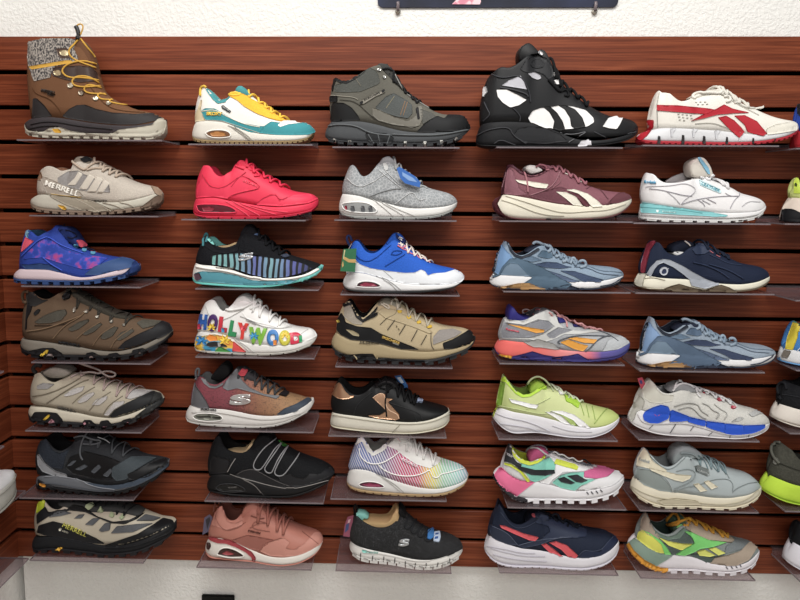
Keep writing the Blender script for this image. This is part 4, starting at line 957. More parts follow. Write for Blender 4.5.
rose = m('b07263', 'leather')
shoe('c2r7', 'metallic rose pink sneaker with white cut-out sole and dark red rim', (190, 490, 5), 15,
 "80,290 86,315 110,338 160,348 240,356 320,362 400,376 450,382 520,378 570,362 620,335 650,300 664,262",
 "88,240 100,228 150,240 210,256 260,278 320,308 400,336 470,340 540,332 600,308 640,284 664,250",
 "106,200 112,150 130,100 150,70 165,95 172,130 190,155 220,160 255,130 290,80 315,48 340,52 380,85 420,112 470,145 520,170 560,185 600,196 640,208 660,228 666,252",
 (145, 275), rose, m('ddd8d0', 'foam'), m('b97a6c', 'rubber'), lining='6e4036', oh=4,
 ub="100,232 150,242 210,256 260,276 320,304 400,330 470,334 540,326 600,302 640,278 664,252",
 slabel='clear acrylic shelf under the rose pink sneaker at the bottom', shelf=(197, 311, 566),
 feats=[TG(rose, "255,130 275,75 305,45 330,42 350,60 400,110 340,130 290,140"), P('side_panel', m('965d52', 'leather'), "210,250 290,225 420,250 350,300 300,296 250,272", 1), P('toe_overlay', m('c08577', 'leather'), "350,305 370,270 430,250 470,240 500,262 480,290 520,300 570,270 620,215 660,215 668,252 640,280 600,305 540,326 470,334 400,328", 1),
  P('collar_pad', m('b57a6c', 'leather'), "110,180 128,105 148,66 166,92 172,130 190,160 225,168 262,150 270,170 220,190 180,200 130,180", 1), P('sole_rim', m('9a3a40', 'rubber'), "88,242 100,232 150,246 200,250 260,282 310,310 330,340 325,362 310,364 310,340 280,312 230,286 180,268 140,266 110,256", 2),
  P('sole_cutout', m('3f2420', 'gloss'), "140,320 150,300 180,290 230,305 272,330 200,330", 3), P('cushion', m('a3444a', 'gloss'), "160,316 185,302 225,318 190,324", 4), P('sole_cutout', m('3f2420', 'gloss'), "88,262 102,265 106,285 96,300 86,290", 3), L(m('eae6df', 'foam'), 8, "134,322 150,294 182,284 236,300 284,334 200,338 134,322", 'window_rim'),
  L(m('8a5448', 'leather'), 3, "125,110 140,170 180,205 240,190 280,160"), L(m('8a5448', 'leather'), 3, "300,190 340,165 400,170 330,150 300,190 400,208"), L(m('8a5448', 'leather'), 3, "355,300 380,262 460,240"), L(m('8a5448', 'leather'), 3, "560,210 600,240 640,270"),
  X('SKECHERS', m('6d3f36', 'gloss'), 290, 206, 352, 220, 8, 0), LO(m('7c4b40', 'cloth'), 9, "118,110 126,60 140,45 146,70", 0, 'pull_loop'), ('tag', 'hang_tag', m('59536a', 'gloss'), "72,140 98,124 112,140 92,210 62,226", -.005, [(m('2e2a33', 'gloss'), "78,150 98,136 102,150 86,200")]),
  LC(m('9c6154', 'cloth'), "345,128 348,172 388,188 430,212 466,236", 14, .8), LO(m('7c4b40', 'cloth'), 6, "305,130 350,145 372,142")])
# ---- column 3
olive = m('5f5d55', 'suede'); blk = m('141517', 'rubber'); dgr = m('46494c', 'rubber')
shoe('c3r1', 'grey-green mid hiking boot with black toe and heel and white-studded sole', (320, 55, 5), 3,
 "26,415 35,430 80,440 160,448 260,450 380,455 480,458 560,452 640,444 700,420 738,400 748,372",
 "28,400 50,330 90,330 160,325 220,330 290,345 380,372 460,384 540,385 620,382 700,380 748,352",
 "62,150 68,118 80,110 98,124 130,132 170,112 220,78 260,55 300,46 330,58 360,85 385,125 410,170 440,205 480,232 520,252 560,278 610,298 670,300 715,304 735,325 746,352",
 (64, 320), olive, dgr, m('2e3033', 'rubber'), lining='161617', oh=6, lugs=(14, 12, .6), nm='hiking_boot', cat='boot',
 ub="56,330 90,328 160,324 220,328 290,343 380,368 460,380 540,382 620,380 700,376 746,350",
 slabel='clear acrylic shelf under the grey-green mid hiking boot', shelf=(333, 459, 147),
 feats=[TG(m('3c3c3a', 'cloth'), "280,60 300,45 335,50 365,80 395,130 430,185 380,160 320,90", .022),
  P('collar_panel', m('4a4c48', 'mesh'), "72,150 110,140 150,130 200,95 250,62 285,80 300,130 290,145 200,182 120,185 74,182", 1), P('collar_binding', blk, "58,120 72,108 98,124 130,132 170,112 230,72 225,84 172,124 132,144 96,136 80,125 72,150 64,185 60,160", 2),
  P('heel_counter', m('141517', 'rubber'), "54,330 60,250 70,235 120,238 160,262 190,300 202,325 150,326 90,332", 2), P('heel_strap', m('1a1b1d', 'cloth'), "52,205 88,202 88,232 52,234", 3), L(m('9a968a', 'leather'), 3, "54,200 110,205 170,210 190,222", 'piping'),
  P('mesh_window', m('4d5150', 'mesh'), "275,262 330,205 370,190 430,225 460,250 462,290 440,315 380,305 320,285", 2), P('side_guard', m('6b685f', 'leather'), "262,262 285,268 380,310 440,325 480,300 490,250 510,260 515,310 500,350 460,362 360,345 290,325 262,300", 2),
  P('strap', m('7a766c', 'leather'), "200,228 270,190 320,172 326,184 280,205 215,245", 3), P('strap_end', blk, "306,175 322,170 322,184 308,188", 4), P('strap_end', blk, "198,235 214,226 216,240 202,246", 4),
  L(m('8b8165', 'suede'), 3, "330,265 372,205"), L(m('9a6f45', 'suede'), 3, "402,300 425,230"), L(m('9a6f45', 'suede'), 3, "416,302 436,235"), L(m('3c3a35', 'suede'), 3, "100,222 180,230 240,290 290,330 380,352 480,358"), L(m('7b7668', 'suede'), 3, "180,118 205,155"),
  P('toe_cap', m('151618', 'rubber'), "484,382 520,345 555,320 585,305 620,318 640,300 700,302 738,318 750,350 745,372 700,382 600,385", 3), P('lace_guard', blk, "478,265 492,262 500,320 488,322", 3), P('vamp_panel', m('4f4f4b', 'mesh'), "500,270 560,290 580,308 550,322 515,345 505,300", 2),
  L(m('5b5f62', 'rubber'), 8, "45,355 100,345 180,352 240,385 290,395 350,400", 'midsole_rib'), L(m('5b5f62', 'rubber'), 6, "240,395 270,440", 'midsole_rib'), L(m('5b5f62', 'rubber'), 6, "290,395 300,442", 'midsole_rib'), L(m('5b5f62', 'rubber'), 6, "350,400 335,442", 'midsole_rib'), L(m('5b5f62', 'rubber'), 8, "360,395 450,400 600,400 740,372", 'midsole_rib'), P('arch_shank', m('202224', 'rubber'), "225,390 260,385 330,390 370,410 360,440 270,445 240,430", 2)]
 + [P('sole_stud', m('c9c8c2', 'rubber'), f"{x},{y} {x+14},{y} {x+14},{y+24} {x},{y+24}", 4, 0) for x, y in ((67, 420), (142, 426), (420, 430), (518, 430), (600, 424), (672, 412))]
 + [X('SKECHERS', blk, 222, 228, 300, 190, 8, 0), LC(m('202123', 'cloth'), "345,105 372,140 400,168 425,195 455,222 490,245", 10), LO(m('202123', 'cloth'), 10, "310,70 340,62 372,80 365,120 385,140", -.012), LO(m('8c8c88', 'cloth'), 6, "375,95 410,165 440,200 545,262", -.012), P('lace_hook', m('c9c9c5', 'metal'), "284,68 300,66 302,78 288,80", 3), P('lace_hook', m('c9c9c5', 'metal'), "312,104 328,102 328,116 314,118", 3)])

floral = noise_mat('grey_floral_knit', 'b1b4b6', '8b8f92', 150, .03, .09, vor=True, rough=.85)
shoe('c3r2', 'pale grey patterned sneaker with a blue hang tag on the laces', (325, 145, 5), 5,
 "70,320 78,342 110,356 180,362 260,364 360,366 440,366 520,362 580,352 630,335 658,305",
 "76,300 82,238 100,240 170,245 230,268 300,282 380,305 450,312 540,308 620,300 662,280",
 "108,150 118,105 138,90 155,105 172,138 190,155 225,140 255,100 285,65 315,50 340,65 370,105 420,150 470,185 520,210 570,222 620,235 650,255 662,278",
 (120, 270), floral, m('dddcd9', 'foam'), m('8f918f', 'rubber'), lining='59666a', oh=6, lugs=(9, 5, .9),
 ub="88,240 100,238 170,243 230,264 300,280 380,300 450,308 540,304 620,294 660,276",
 slabel='clear acrylic shelf under the pale grey patterned sneaker', shelf=(335, 456, 218),
 feats=[TG(m('8c9092', 'cloth'), "262,110 285,62 318,48 345,70 385,120 350,125 300,115"), L(m('cfd1d2', 'cloth'), 3, "112,160 140,190 180,205 230,185 300,140 320,130"), L(m('8a8d8f', 'cloth'), 4, "225,250 290,225 360,210 380,215"), L(m('cfd1d2', 'cloth'), 3, "270,120 380,210"), L(m('cfd1d2', 'cloth'), 3, "300,120 370,190"), L(m('cfd1d2', 'cloth'), 3, "350,290 400,250 440,225 470,275 500,262"),
  P('lace_end', m('b9bab9', 'cloth'), "290,88 305,84 318,105 312,124 296,118", 3), ('tag', 'hang_tag', m('3468b5', 'gloss'), "358,112 372,102 450,150 478,180 474,206 400,185 376,160", -.045, [(m('7fa3d6', 'gloss'), "385,128 440,158 462,180 420,172 388,148")]),
  LO(m('a3a6a6', 'cloth'), 9, "450,215 470,205 490,200 510,212", -.01), LC(m('a3a6a6', 'cloth'), "350,120 385,150 425,180 470,205", 11)]
 + uno("86,290 110,282 180,278 230,290 266,325 240,334 140,330 96,318", "100,300 112,296 114,318 104,316", 'efeeec', ["235,262 290,305 340,348", "265,272 340,315 400,350", "300,285 380,322 450,348"], 'b5b4b0', '8d8f8f', 'a63a4c')
 + [P('air_cushion', m('4b4d50', 'gloss'), f"{x},300 {x+18},298 {x+24},326 {x+4},328", 4) for x in (128, 178, 216)])

shoe('c3r3', 'bright blue sneaker with white lower and a green tag at the heel', (325, 220, 5), 7,
 "90,320 100,342 130,354 200,358 300,360 400,360 500,358 580,350 640,340 680,315 696,285",
 "96,310 104,262 140,254 200,258 250,275 310,290 380,310 450,318 540,320 620,316 680,305 696,275",
 "130,180 132,118 145,98 168,100 185,125 205,155 240,165 270,150 300,115 330,75 350,58 375,80 400,110 440,150 480,180 520,205 570,222 620,232 660,242 690,262 697,278",
 (136, 285), m('1d5cc4', 'mesh'), m('dedfe0', 'foam'), m('1e1e20', 'rubber'), lining='173f86', oh=7, lugs=(6, 3, .95),
 ub="108,258 140,252 200,256 250,272 310,287 380,306 450,314 540,316 620,312 680,300 696,272",
 slabel='clear acrylic shelf under the blue and white sneaker', shelf=(341, 459, 296),
 feats=[TG(m('1a50ad', 'cloth'), "300,115 330,72 350,56 380,62 410,105 370,115 330,125"), P('lower_overlay', m('dfe3e8', 'leather'), "104,262 120,215 150,190 175,215 230,235 310,248 400,258 450,256 480,242 500,250 515,272 540,262 600,258 660,240 690,255 700,280 680,305 620,316 540,320 450,318 380,310 310,290 250,274 200,258 150,254", 1),
  L(m('14469a', 'mesh'), 4, "330,165 345,145 395,150 360,170 330,165"), L(m('14469a', 'mesh'), 4, "300,225 400,165"), L(m('14469a', 'mesh'), 4, "140,140 170,190 220,205 280,165 330,120"), L(m('9a9c9e', 'leather'), 3, "290,245 320,270 340,288"), P('tongue_label', m('1a2352', 'cloth'), "352,62 385,85 410,105 398,112 360,88", 3),
  X('S', m('e4e4e6', 'gloss'), 366, 84, 384, 98, 12, 0), LO(m('2b3560', 'cloth'), 13, "128,130 108,95 112,72 126,74 134,100", 0, 'pull_loop'), LO(m('cfc8c0', 'cloth'), 3, "118,142 128,122 134,112", -.01, 'tag_string'),
  ('tag', 'hang_tag', m('2e6b49', 'gloss'), "92,140 158,136 150,254 76,250", -.046, [(m('bd9a5e', 'gloss'), "92,190 96,176 122,190 154,190 154,208 118,206"), (m('bd9a5e', 'gloss'), "84,216 90,196 94,222 86,232"), (m('cdbf8e', 'gloss'), "96,144 102,143 94,186 90,190")]),
  L(m('d87a90', 'cloth'), 8, "362,122 385,136 402,126", 'laces'), LC(m('e8ddd2', 'cloth'), "378,132 412,158 445,180 478,195 510,206", 8, 1.2), LO(m('d87a90', 'cloth'), 6, "365,120 385,140 410,145 430,165 455,165 470,188 495,182 510,205 525,200", -.016, 'patterned_lace'), LO(m('e8ddd2', 'cloth'), 6, "365,112 395,118 405,140 440,145 450,170 490,170 500,195 525,210", -.016, 'patterned_lace')]
 + uno("156,325 165,306 200,298 250,304 282,322 270,332 180,330", "172,318 200,304 240,308 264,324 190,326", 'e9e9e8', ["255,272 320,305 360,345", "285,280 340,310 385,348"], 'a2a2a2', '3a2028', '8c2f47'))

beige = m('b3a383', 'suede')
shoe('c3r4', 'tan and black trail shoe with rugged grey lugs', (325, 285, 5), 9,
 "32,320 45,345 80,370 130,385 200,392 280,396 360,400 430,402 500,405 560,398 620,380 690,355 735,325 752,285",
 "34,290 50,232 80,255 130,278 200,282 270,295 340,318 420,332 500,338 580,332 660,318 720,298 748,270",
 "88,150 85,110 98,92 125,80 140,110 160,150 190,172 215,150 245,110 275,72 305,60 350,70 390,100 430,130 480,158 540,185 600,205 660,212 710,220 738,240 748,268",
 (98, 268), beige, m('a39371', 'rubber'), m('2a2b2d', 'rubber'), lining='141415', oh=12, lugs=(12, 16, .6), nm='hiking_shoe',
 ub="56,232 80,250 130,274 200,280 270,290 340,312 420,326 500,332 580,326 660,312 720,290 747,266",
 slabel='clear acrylic shelf under the tan and black trail shoe', shelf=(336, 452, 366),
 feats=[TG(m('8f8a7c', 'cloth'), "245,120 275,72 310,58 360,85 390,110 330,110 280,110"), P('heel_pad', m('948c80', 'mesh'), "95,160 98,102 128,96 155,150 190,180 185,200 140,195", 1), P('heel_counter', blk, "60,225 66,170 82,140 96,160 105,188 160,208 230,215 280,245 360,278 440,310 470,325 380,322 300,300 220,282 130,275 80,250", 2),
  P('collar_binding', blk, "90,102 120,76 138,90 158,140 190,176 225,150 262,108 262,122 225,168 190,190 155,165 128,100 98,112", 3), P('counter_window', m('a19577', 'suede'), "105,222 140,228 170,245 172,258 140,252", 3), P('stripe_label', m('17181a', 'cloth'), "194,172 262,136 264,152 196,186", 3),
  P('toe_cap', blk, "594,322 588,292 640,272 720,228 742,250 750,272 720,298 660,318", 3), P('toe_mesh', m('8c8681', 'mesh'), "540,262 570,228 640,222 685,238 650,262 560,292 540,300", 2), P('eyestay', m('a89877', 'leather'), "262,135 290,115 350,125 420,165 500,210 540,240 520,245 450,215 380,190 300,165", 2),
  L(m('4d473c', 'suede'), 3, "275,200 310,165 350,150 360,128"), L(m('5a5347', 'suede'), 5, "312,225 350,175"), L(m('5a5347', 'suede'), 5, "372,248 402,200"), L(m('5a5347', 'suede'), 5, "432,280 462,225"), L(m('5a5347', 'suede'), 5, "480,300 508,252"), L(m('5a5347', 'suede'), 4, "530,240 530,300 545,325"),
  X('- -', m('5a5347', 'suede'), 355, 205, 370, 225, 3, 0), P('lace_loop', m('c9a52c', 'cloth'), "358,128 378,124 384,140 366,144", 4), P('lace_loop', m('c9a52c', 'cloth'), "405,160 425,154 432,168 414,174", 4), P('lace_loop', m('c9a52c', 'cloth'), "455,186 475,180 482,194 462,198", 4), P('lace_loop', m('c9a52c', 'cloth'), "506,208 530,204 536,216 512,220", 4),
  X('SKECHERS', m('c9a54c', 'gloss'), 284, 266, 370, 298, 13, .03), X('OUTDOOR', m('d8d4c8', 'gloss'), 338, 292, 366, 302, 7, 0), X('AIR-COOLED', m('4a4336', 'gloss'), 172, 292, 270, 296, 9, 0), P('heel_dot', m('c9b04c', 'gloss'), "62,178 74,176 78,188 66,190", 4),
  P('arch_shank', blk, "70,345 120,350 180,345 240,345 260,365 380,378 500,380 500,392 380,395 240,392 130,382 80,368", 2), L(m('a39371', 'rubber'), 8, "145,350 160,372", 'midsole_rib'), L(m('a39371', 'rubber'), 8, "245,345 262,372", 'midsole_rib'),
  P('lug', m('5b6268', 'rubber'), "80,370 130,378 120,390 96,386", 4), P('lug', m('5b6268', 'rubber'), "155,380 230,380 225,394 165,392", 4), P('lug', m('5b6268', 'rubber'), "460,395 520,385 510,404 470,408", 4), P('lug', m('5b6268', 'rubber'), "540,385 600,375 590,398 550,402", 4), P('lug', m('5b6268', 'rubber'), "615,372 665,355 655,375 625,386", 4),
  LC(m('b0a896', 'cloth'), "366,134 414,164 464,190 516,212", 9), LO(m('c4bdac', 'cloth'), 9, "280,95 300,110 322,125 318,105 290,92", -.014), LO(m('c4bdac', 'cloth'), 9, "330,100 335,75 360,70 365,100 360,128 385,125", -.014)])

shoe('c3r5', 'black leather court sneaker with rose gold heel and zigzag side patch', (320, 365, 5), 11,
 "52,285 60,303 110,315 200,326 300,334 400,340 470,340 530,332 590,318 630,298 648,268",
 "50,228 100,240 180,250 270,262 350,275 430,282 500,280 560,268 610,248 648,222",
 "64,130 72,100 90,80 105,82 125,110 150,138 185,148 220,138 250,112 280,82 310,62 350,70 390,95 440,135 490,165 540,180 590,190 625,200 642,215 647,226",
 (78, 278), m('0f1012', 'leather'), m('d0ccbd', 'rubber'), m('c2bda9', 'rubber'), lining='0e0e0f', oh=5, lugs=None, nm='court_sneaker',
 ub="62,222 100,236 180,246 270,258 350,270 430,277 500,275 560,262 610,240 646,220",
 slabel='clear acrylic shelf under the black and rose gold court sneaker', shelf=(329, 446, 432),
 feats=[TG(m('131315', 'leather'), "262,105 285,78 320,58 360,62 400,95 350,105 300,110"), P('heel_patch', m('c69b7a', 'metal'), "58,140 72,98 90,78 108,92 128,128 150,148 172,145 168,158 120,166 90,160", 2), P('zigzag_patch', m('c69b7a', 'metal'), "262,158 300,134 325,140 330,160 368,164 345,175 345,185 395,240 398,262 380,268 280,258 240,246 300,244 330,225 320,210", 2, 0),
  L(m('e0bd9f', 'leather'), 4, "262,158 300,134 325,142 332,215 390,240 395,262", 'patch_piping'), L(m('2d2e30', 'leather'), 3, "170,236 185,190 260,130"), L(m('2d2e30', 'leather'), 3, "340,180 400,200 500,235 515,272"), L(m('2d2e30', 'leather'), 3, "470,235 485,275"), L(m('bcb7a5', 'rubber'), 4, "50,240 120,252 270,274 430,292 560,280 648,236", 'foxing_line'), L(m('9c9788', 'rubber'), 3, "362,330 400,292", 'foxing_line'),
  ('tag', 'hang_tag', m('3b6fae', 'gloss'), "372,50 405,45 438,95 442,125 410,100", .02, [(m('cfd9e6', 'gloss'), "385,58 402,54 420,82 408,88")]), P('lace_charm', m('a8b8d8', 'gloss'), "482,165 500,158 514,170 512,186 496,180 484,184", 4),
  LC(m('0c0c0e', 'cloth'), "300,100 335,130 378,158 415,175 450,185 475,200", 11), LO(m('0c0c0e', 'cloth'), 9, "330,60 335,120 325,180 332,230 334,252", -.03), LO(m('0c0c0e', 'cloth'), 10, "290,100 330,80 370,95 345,120 300,110", -.02)])

rainbow = ramp_mat('rainbow_knit', [(0, '6d86b8'), (.12, '5c6fae'), (.3, '6c6a92'), (.45, 'c8386a'), (.58, 'cc3f60'), (.64, 'e0a93a'), (.7, 'dccf3c'), (.78, '8cc09a'), (.9, '8fc4ba'), (1, '93a7bd')], pattern=('wave', 'X', 62, .5, (0, .45, 0)), second='cfcfd6', rng=(.55, .72))
shoe('c3r6', 'white sneaker with a rainbow striped knit side and white lacing', (330, 425, 5), 13,
 "84,285 90,302 120,322 190,336 280,345 370,350 450,354 530,352 590,342 640,318 680,290 692,250",
 "82,262 92,218 140,214 200,222 250,248 320,272 390,295 460,312 540,318 610,300 660,280 690,252",
 "104,170 115,110 135,65 160,52 178,75 195,110 215,135 250,115 285,80 310,50 345,38 385,48 420,78 460,110 510,145 560,165 610,180 650,192 680,212 691,240",
 (130, 290), rainbow, m('d8d7d4', 'foam'), m('a58a63', 'rubber'), lining='8d8c88', oh=7, lugs=(14, 5, .8),
 ub="98,215 140,212 200,220 250,244 320,268 390,290 460,306 540,312 610,296 660,275 690,248",
 slabel='clear acrylic shelf under the rainbow striped sneaker', shelf=(331, 446, 500),
 feats=[TG(m('c9c8c6', 'leather'), "285,95 315,48 350,38 390,50 400,90 350,90 310,85"), P('eyestay', m('dbdad7', 'leather'), "285,100 330,62 400,50 470,115 555,165 540,190 500,212 430,190 370,150 330,118", 1),
  P('collar_trim', m('d2d1ce', 'leather'), "128,100 150,50 175,62 195,108 215,132 255,112 300,60 312,70 265,125 215,150 185,125 160,75", 2), L(m('f2f1ee', 'leather'), 6, "148,110 150,150 190,185 240,190 300,165 345,130", 'piping'), L(m('f2f1ee', 'leather'), 6, "240,190 270,220 330,245 410,250 470,235 500,215 512,255 540,258 550,240 600,232 670,212", 'piping'),
  X('SKECHERS', m('f0d5dd', 'gloss'), 358, 168, 432, 205, 11, .03), L(m('c98a93', 'gloss'), 3, "335,58 345,66 352,78"), LC(m('d9d8d5', 'cloth'), "350,98 388,125 430,152 468,175 508,195", 11, .8), LO(m('e5e4e1', 'cloth'), 9, "345,80 360,95 390,80 410,95 395,130", -.012)]
 + uno("145,290 155,280 200,274 245,282 276,300 262,308 190,306 152,300", "158,288 200,280 240,286 262,300 190,300", 'e9e8e5', ["232,238 290,275 350,325", "250,248 320,285 372,332"], 'a9a7a2', '4a2030', '8a2f50'))

sp = noise_mat('black_speckled_knit', '101113', '17181b', 900, .42, .6, '84868a', rough=.9)
shoe('c3r7', 'black speckled slip-on with white block sole and cream insole', (330, 495, 5), 15,
 "98,270 102,290 125,318 170,338 230,345 300,350 380,366 440,376 500,378 560,366 610,345 648,318 662,290",
 "96,232 130,255 180,272 240,285 300,296 360,312 430,328 500,330 560,318 610,300 662,268",
 "106,170 112,130 122,98 135,110 160,135 200,160 240,172 290,168 330,140 345,95 350,60 375,82 400,105 440,140 480,165 520,180 570,190 620,205 650,225 664,250 665,265",
 (124, 345), sp, m('dcdad6', 'foam'), m('d2d0cc', 'rubber'), lining='2a2a2c', oh=4, lugs=(12, 16, .86), nm='slip_on_shoe',
 ub="104,225 130,248 180,266 240,279 300,290 360,306 430,322 500,324 560,312 610,294 663,262",
 slabel='clear acrylic shelf under the black speckled slip-on at the bottom', shelf=(336, 451, 572),
 feats=[BL('cream_insole', m('c9a877', 'foam'), "150,118 200,118 250,122 290,118 315,90 330,55 345,62 348,100 330,140 290,172 240,176 190,160", .021, .0), BL('heel_lining', m('86cfc2', 'cloth'), "128,86 150,80 178,86 198,108 170,104 160,130 140,120", .012, .0), TG(m('17181a', 'cloth'), "338,75 346,52 362,58 384,92 372,100", .02),
  L(m('c9c8c4', 'rubber'), 3, "100,240 170,275 240,292 340,312 430,335 540,328 655,280", 'midsole_rib'), P('sole_text_strip', m('7fc9bd', 'gloss'), "158,276 185,276 182,290 165,288", 3), X('SKECHERS', m('9fd6cc', 'gloss'), 178, 288, 240, 292, 7, 0)]
 + [L(m('8d8b88', 'rubber'), 5, f"{x},{y} {x+22},{y+8}", 'sole_groove') for x, y in ((112, 292), (168, 318), (225, 320), (282, 322), (345, 336), (395, 350), (445, 358), (500, 360), (560, 348), (612, 326))]
 + [L(m('4c4a48', 'rubber'), 5, f"{x},{y} {x-4},{y+34}", 'sole_gap') for x, y in ((155, 290), (214, 304), (270, 308), (325, 316), (378, 332), (428, 340), (482, 342), (540, 338), (598, 318))]
 + [X('S', m('b9bcc0', 'metal'), 340, 256, 392, 254, 34, .05, None, .3), P('sale_tag', m('3b78b8', 'gloss'), "486,180 515,168 522,210 500,228 484,222", 4), P('sale_tag', m('bccbe0', 'gloss'), "518,190 548,186 552,215 545,240 515,236", 4), P('tag_print', m('3b62a0', 'gloss'), "525,198 542,196 540,204 524,206", 5, 0), P('tag_print', m('3b62a0', 'gloss'), "522,215 540,214 538,224 520,226", 5, 0),
  LO(m('0d0d0e', 'cloth'), 11, "124,100 120,60 128,48 136,60 134,90", 0, 'pull_loop'), ('tag', 'hang_tag', m('8f4a60', 'gloss'), "88,112 118,104 108,180 98,212 66,208 74,150", -.01, [(m('3c4a78', 'gloss'), "80,150 96,140 92,175 74,190"), (m('c9a0a8', 'gloss'), "92,125 104,122 98,140 88,142")]),
  LO(m('222326', 'cloth'), 9, "395,100 378,140 372,165 390,172 405,150 430,125", -.014), LO(m('222326', 'cloth'), 9, "430,130 408,165 405,188 425,195 445,170 460,150", -.014), LO(m('222326', 'cloth'), 9, "462,152 440,185 438,208 460,212 480,190 492,172", -.014), LO(m('222326', 'cloth'), 9, "500,178 475,205 470,225 490,236 512,225", -.014)])
# ---- column 4
K0 = m('131417', 'leather'); W0 = m('e3e2e2', 'leather')
shoe('c4r1', 'black and white high-top basketball shoe with curved stripes', (475, 35, 4.706), 3,
 "4,505 20,514 60,518 150,520 250,520 350,520 450,520 540,518 620,512 690,500 740,480 762,455",
 "6,490 22,420 60,405 120,400 200,400 270,405 330,420 400,450 460,480 520,490 600,490 680,475 730,460 764,435",
 "44,235 62,190 95,160 125,140 160,150 200,130 245,90 285,84 325,92 352,115 365,150 378,190 400,225 440,260 480,295 520,325 570,355 620,378 680,384 730,395 755,415 764,432",
 (70, 260), K0, m('17181b', 'rubber'), m('101113', 'rubber'), lining='0b0b0c', oh=6, nm='high_top_sneaker', ws=1.05,
 ub="22,415 60,405 120,402 200,402 270,410 330,425 400,448 460,462 520,468 600,470 680,465 730,455 764,432",
 slabel='clear acrylic shelf under the black and white high-top', shelf=(497, 622, 147),
 feats=[BL('inner_bootie', m('101113', 'leather'), "198,130 195,90 205,60 240,38 262,50 290,80 300,92 250,100 215,130", .024), TG(m('17181a', 'leather'), "285,90 300,66 322,78 340,110 365,170 340,150 310,110", .02), P('white_patch', m('d8d8db', 'leather'), "296,74 308,68 320,82 314,92", 3),
  P('side_window', m('b0b0b8', 'leather'), "126,232 160,208 215,186 230,215 242,250 190,242", 2, 0), P('side_window', W0, "102,252 150,252 210,282 242,300 205,325 165,335 130,312 108,285", 2), P('side_window', m('a9a9b0', 'leather'), "248,176 280,170 305,184 312,198 295,206 268,196", 2), P('side_window', W0, "250,385 270,352 310,338 350,336 400,325 460,332 520,350 556,385 560,405 530,424 450,436 400,438 330,432 260,405", 2),
  P('side_stripe', m('0f1012', 'leather'), "318,332 350,330 385,360 412,400 424,438 400,445 365,436 372,400 350,360", 3), P('side_stripe', m('0f1012', 'leather'), "388,326 425,326 470,345 505,385 520,426 470,436 452,425 446,385 420,345", 3),
  P('ankle_cup', m('1c1d20', 'leather'), "240,110 285,92 335,100 362,150 368,190 345,205 320,180 290,168 250,172 225,165 212,155", 1), P('pump_button', m('1d1e21', 'rubber'), "258,130 275,112 305,112 326,130 320,148 290,154 265,146", 3), L(m('3c3d41', 'rubber'), 4, "272,132 290,120 312,128 305,142 282,142 272,132", 'button_rim'),
  L(m('3c3d41', 'rubber'), 7, "118,242 170,250 240,270 250,285", 'moulded_rib'), L(m('34353a', 'leather'), 6, "80,180 130,200 215,180 255,260 260,310"), L(m('34353a', 'leather'), 6, "45,310 60,345 75,370 40,400"), L(m('34353a', 'leather'), 5, "175,335 215,375 210,400"),
  P('heel_tab_mark', m('d3d3d6', 'leather'), "40,288 42,246 50,234 60,262", 3), P('toe_patch', W0, "600,425 625,388 660,380 698,382 680,415 665,438 630,434", 3), P('lace_patch', W0, "368,170 382,168 392,190 375,195", 3), P('lace_patch', W0, "370,208 400,205 415,225 380,228", 3),
  P('midsole_cup', m('1f2023', 'rubber'), "180,465 200,435 250,425 330,430 400,460 440,495 330,505 230,500", 1), L(m('3a3b3f', 'rubber'), 5, "10,470 60,440 160,425 180,470 240,505", 'midsole_rib'), L(m('3a3b3f', 'rubber'), 5, "90,505 120,485 190,512", 'midsole_rib'), L(m('6a6b6f', 'rubber'), 4, "400,455 460,465 535,445 480,475 440,500", 'midsole_rib'), L(m('3a3b3f', 'rubber'), 5, "560,450 620,480 700,470 755,450", 'midsole_rib'), P('sole_plug', m('c7c5cb', 'rubber'), "482,518 500,492 545,490 548,514", 3),
  LC(m('111214', 'cloth'), "385,215 400,240 440,272 490,305 530,335", 14), LO(m('131416', 'cloth'), 12, "345,205 375,240 400,265 410,240 400,200", -.015), LO(m('131416', 'cloth'), 11, "400,262 430,250 445,285 420,280", -.012)])

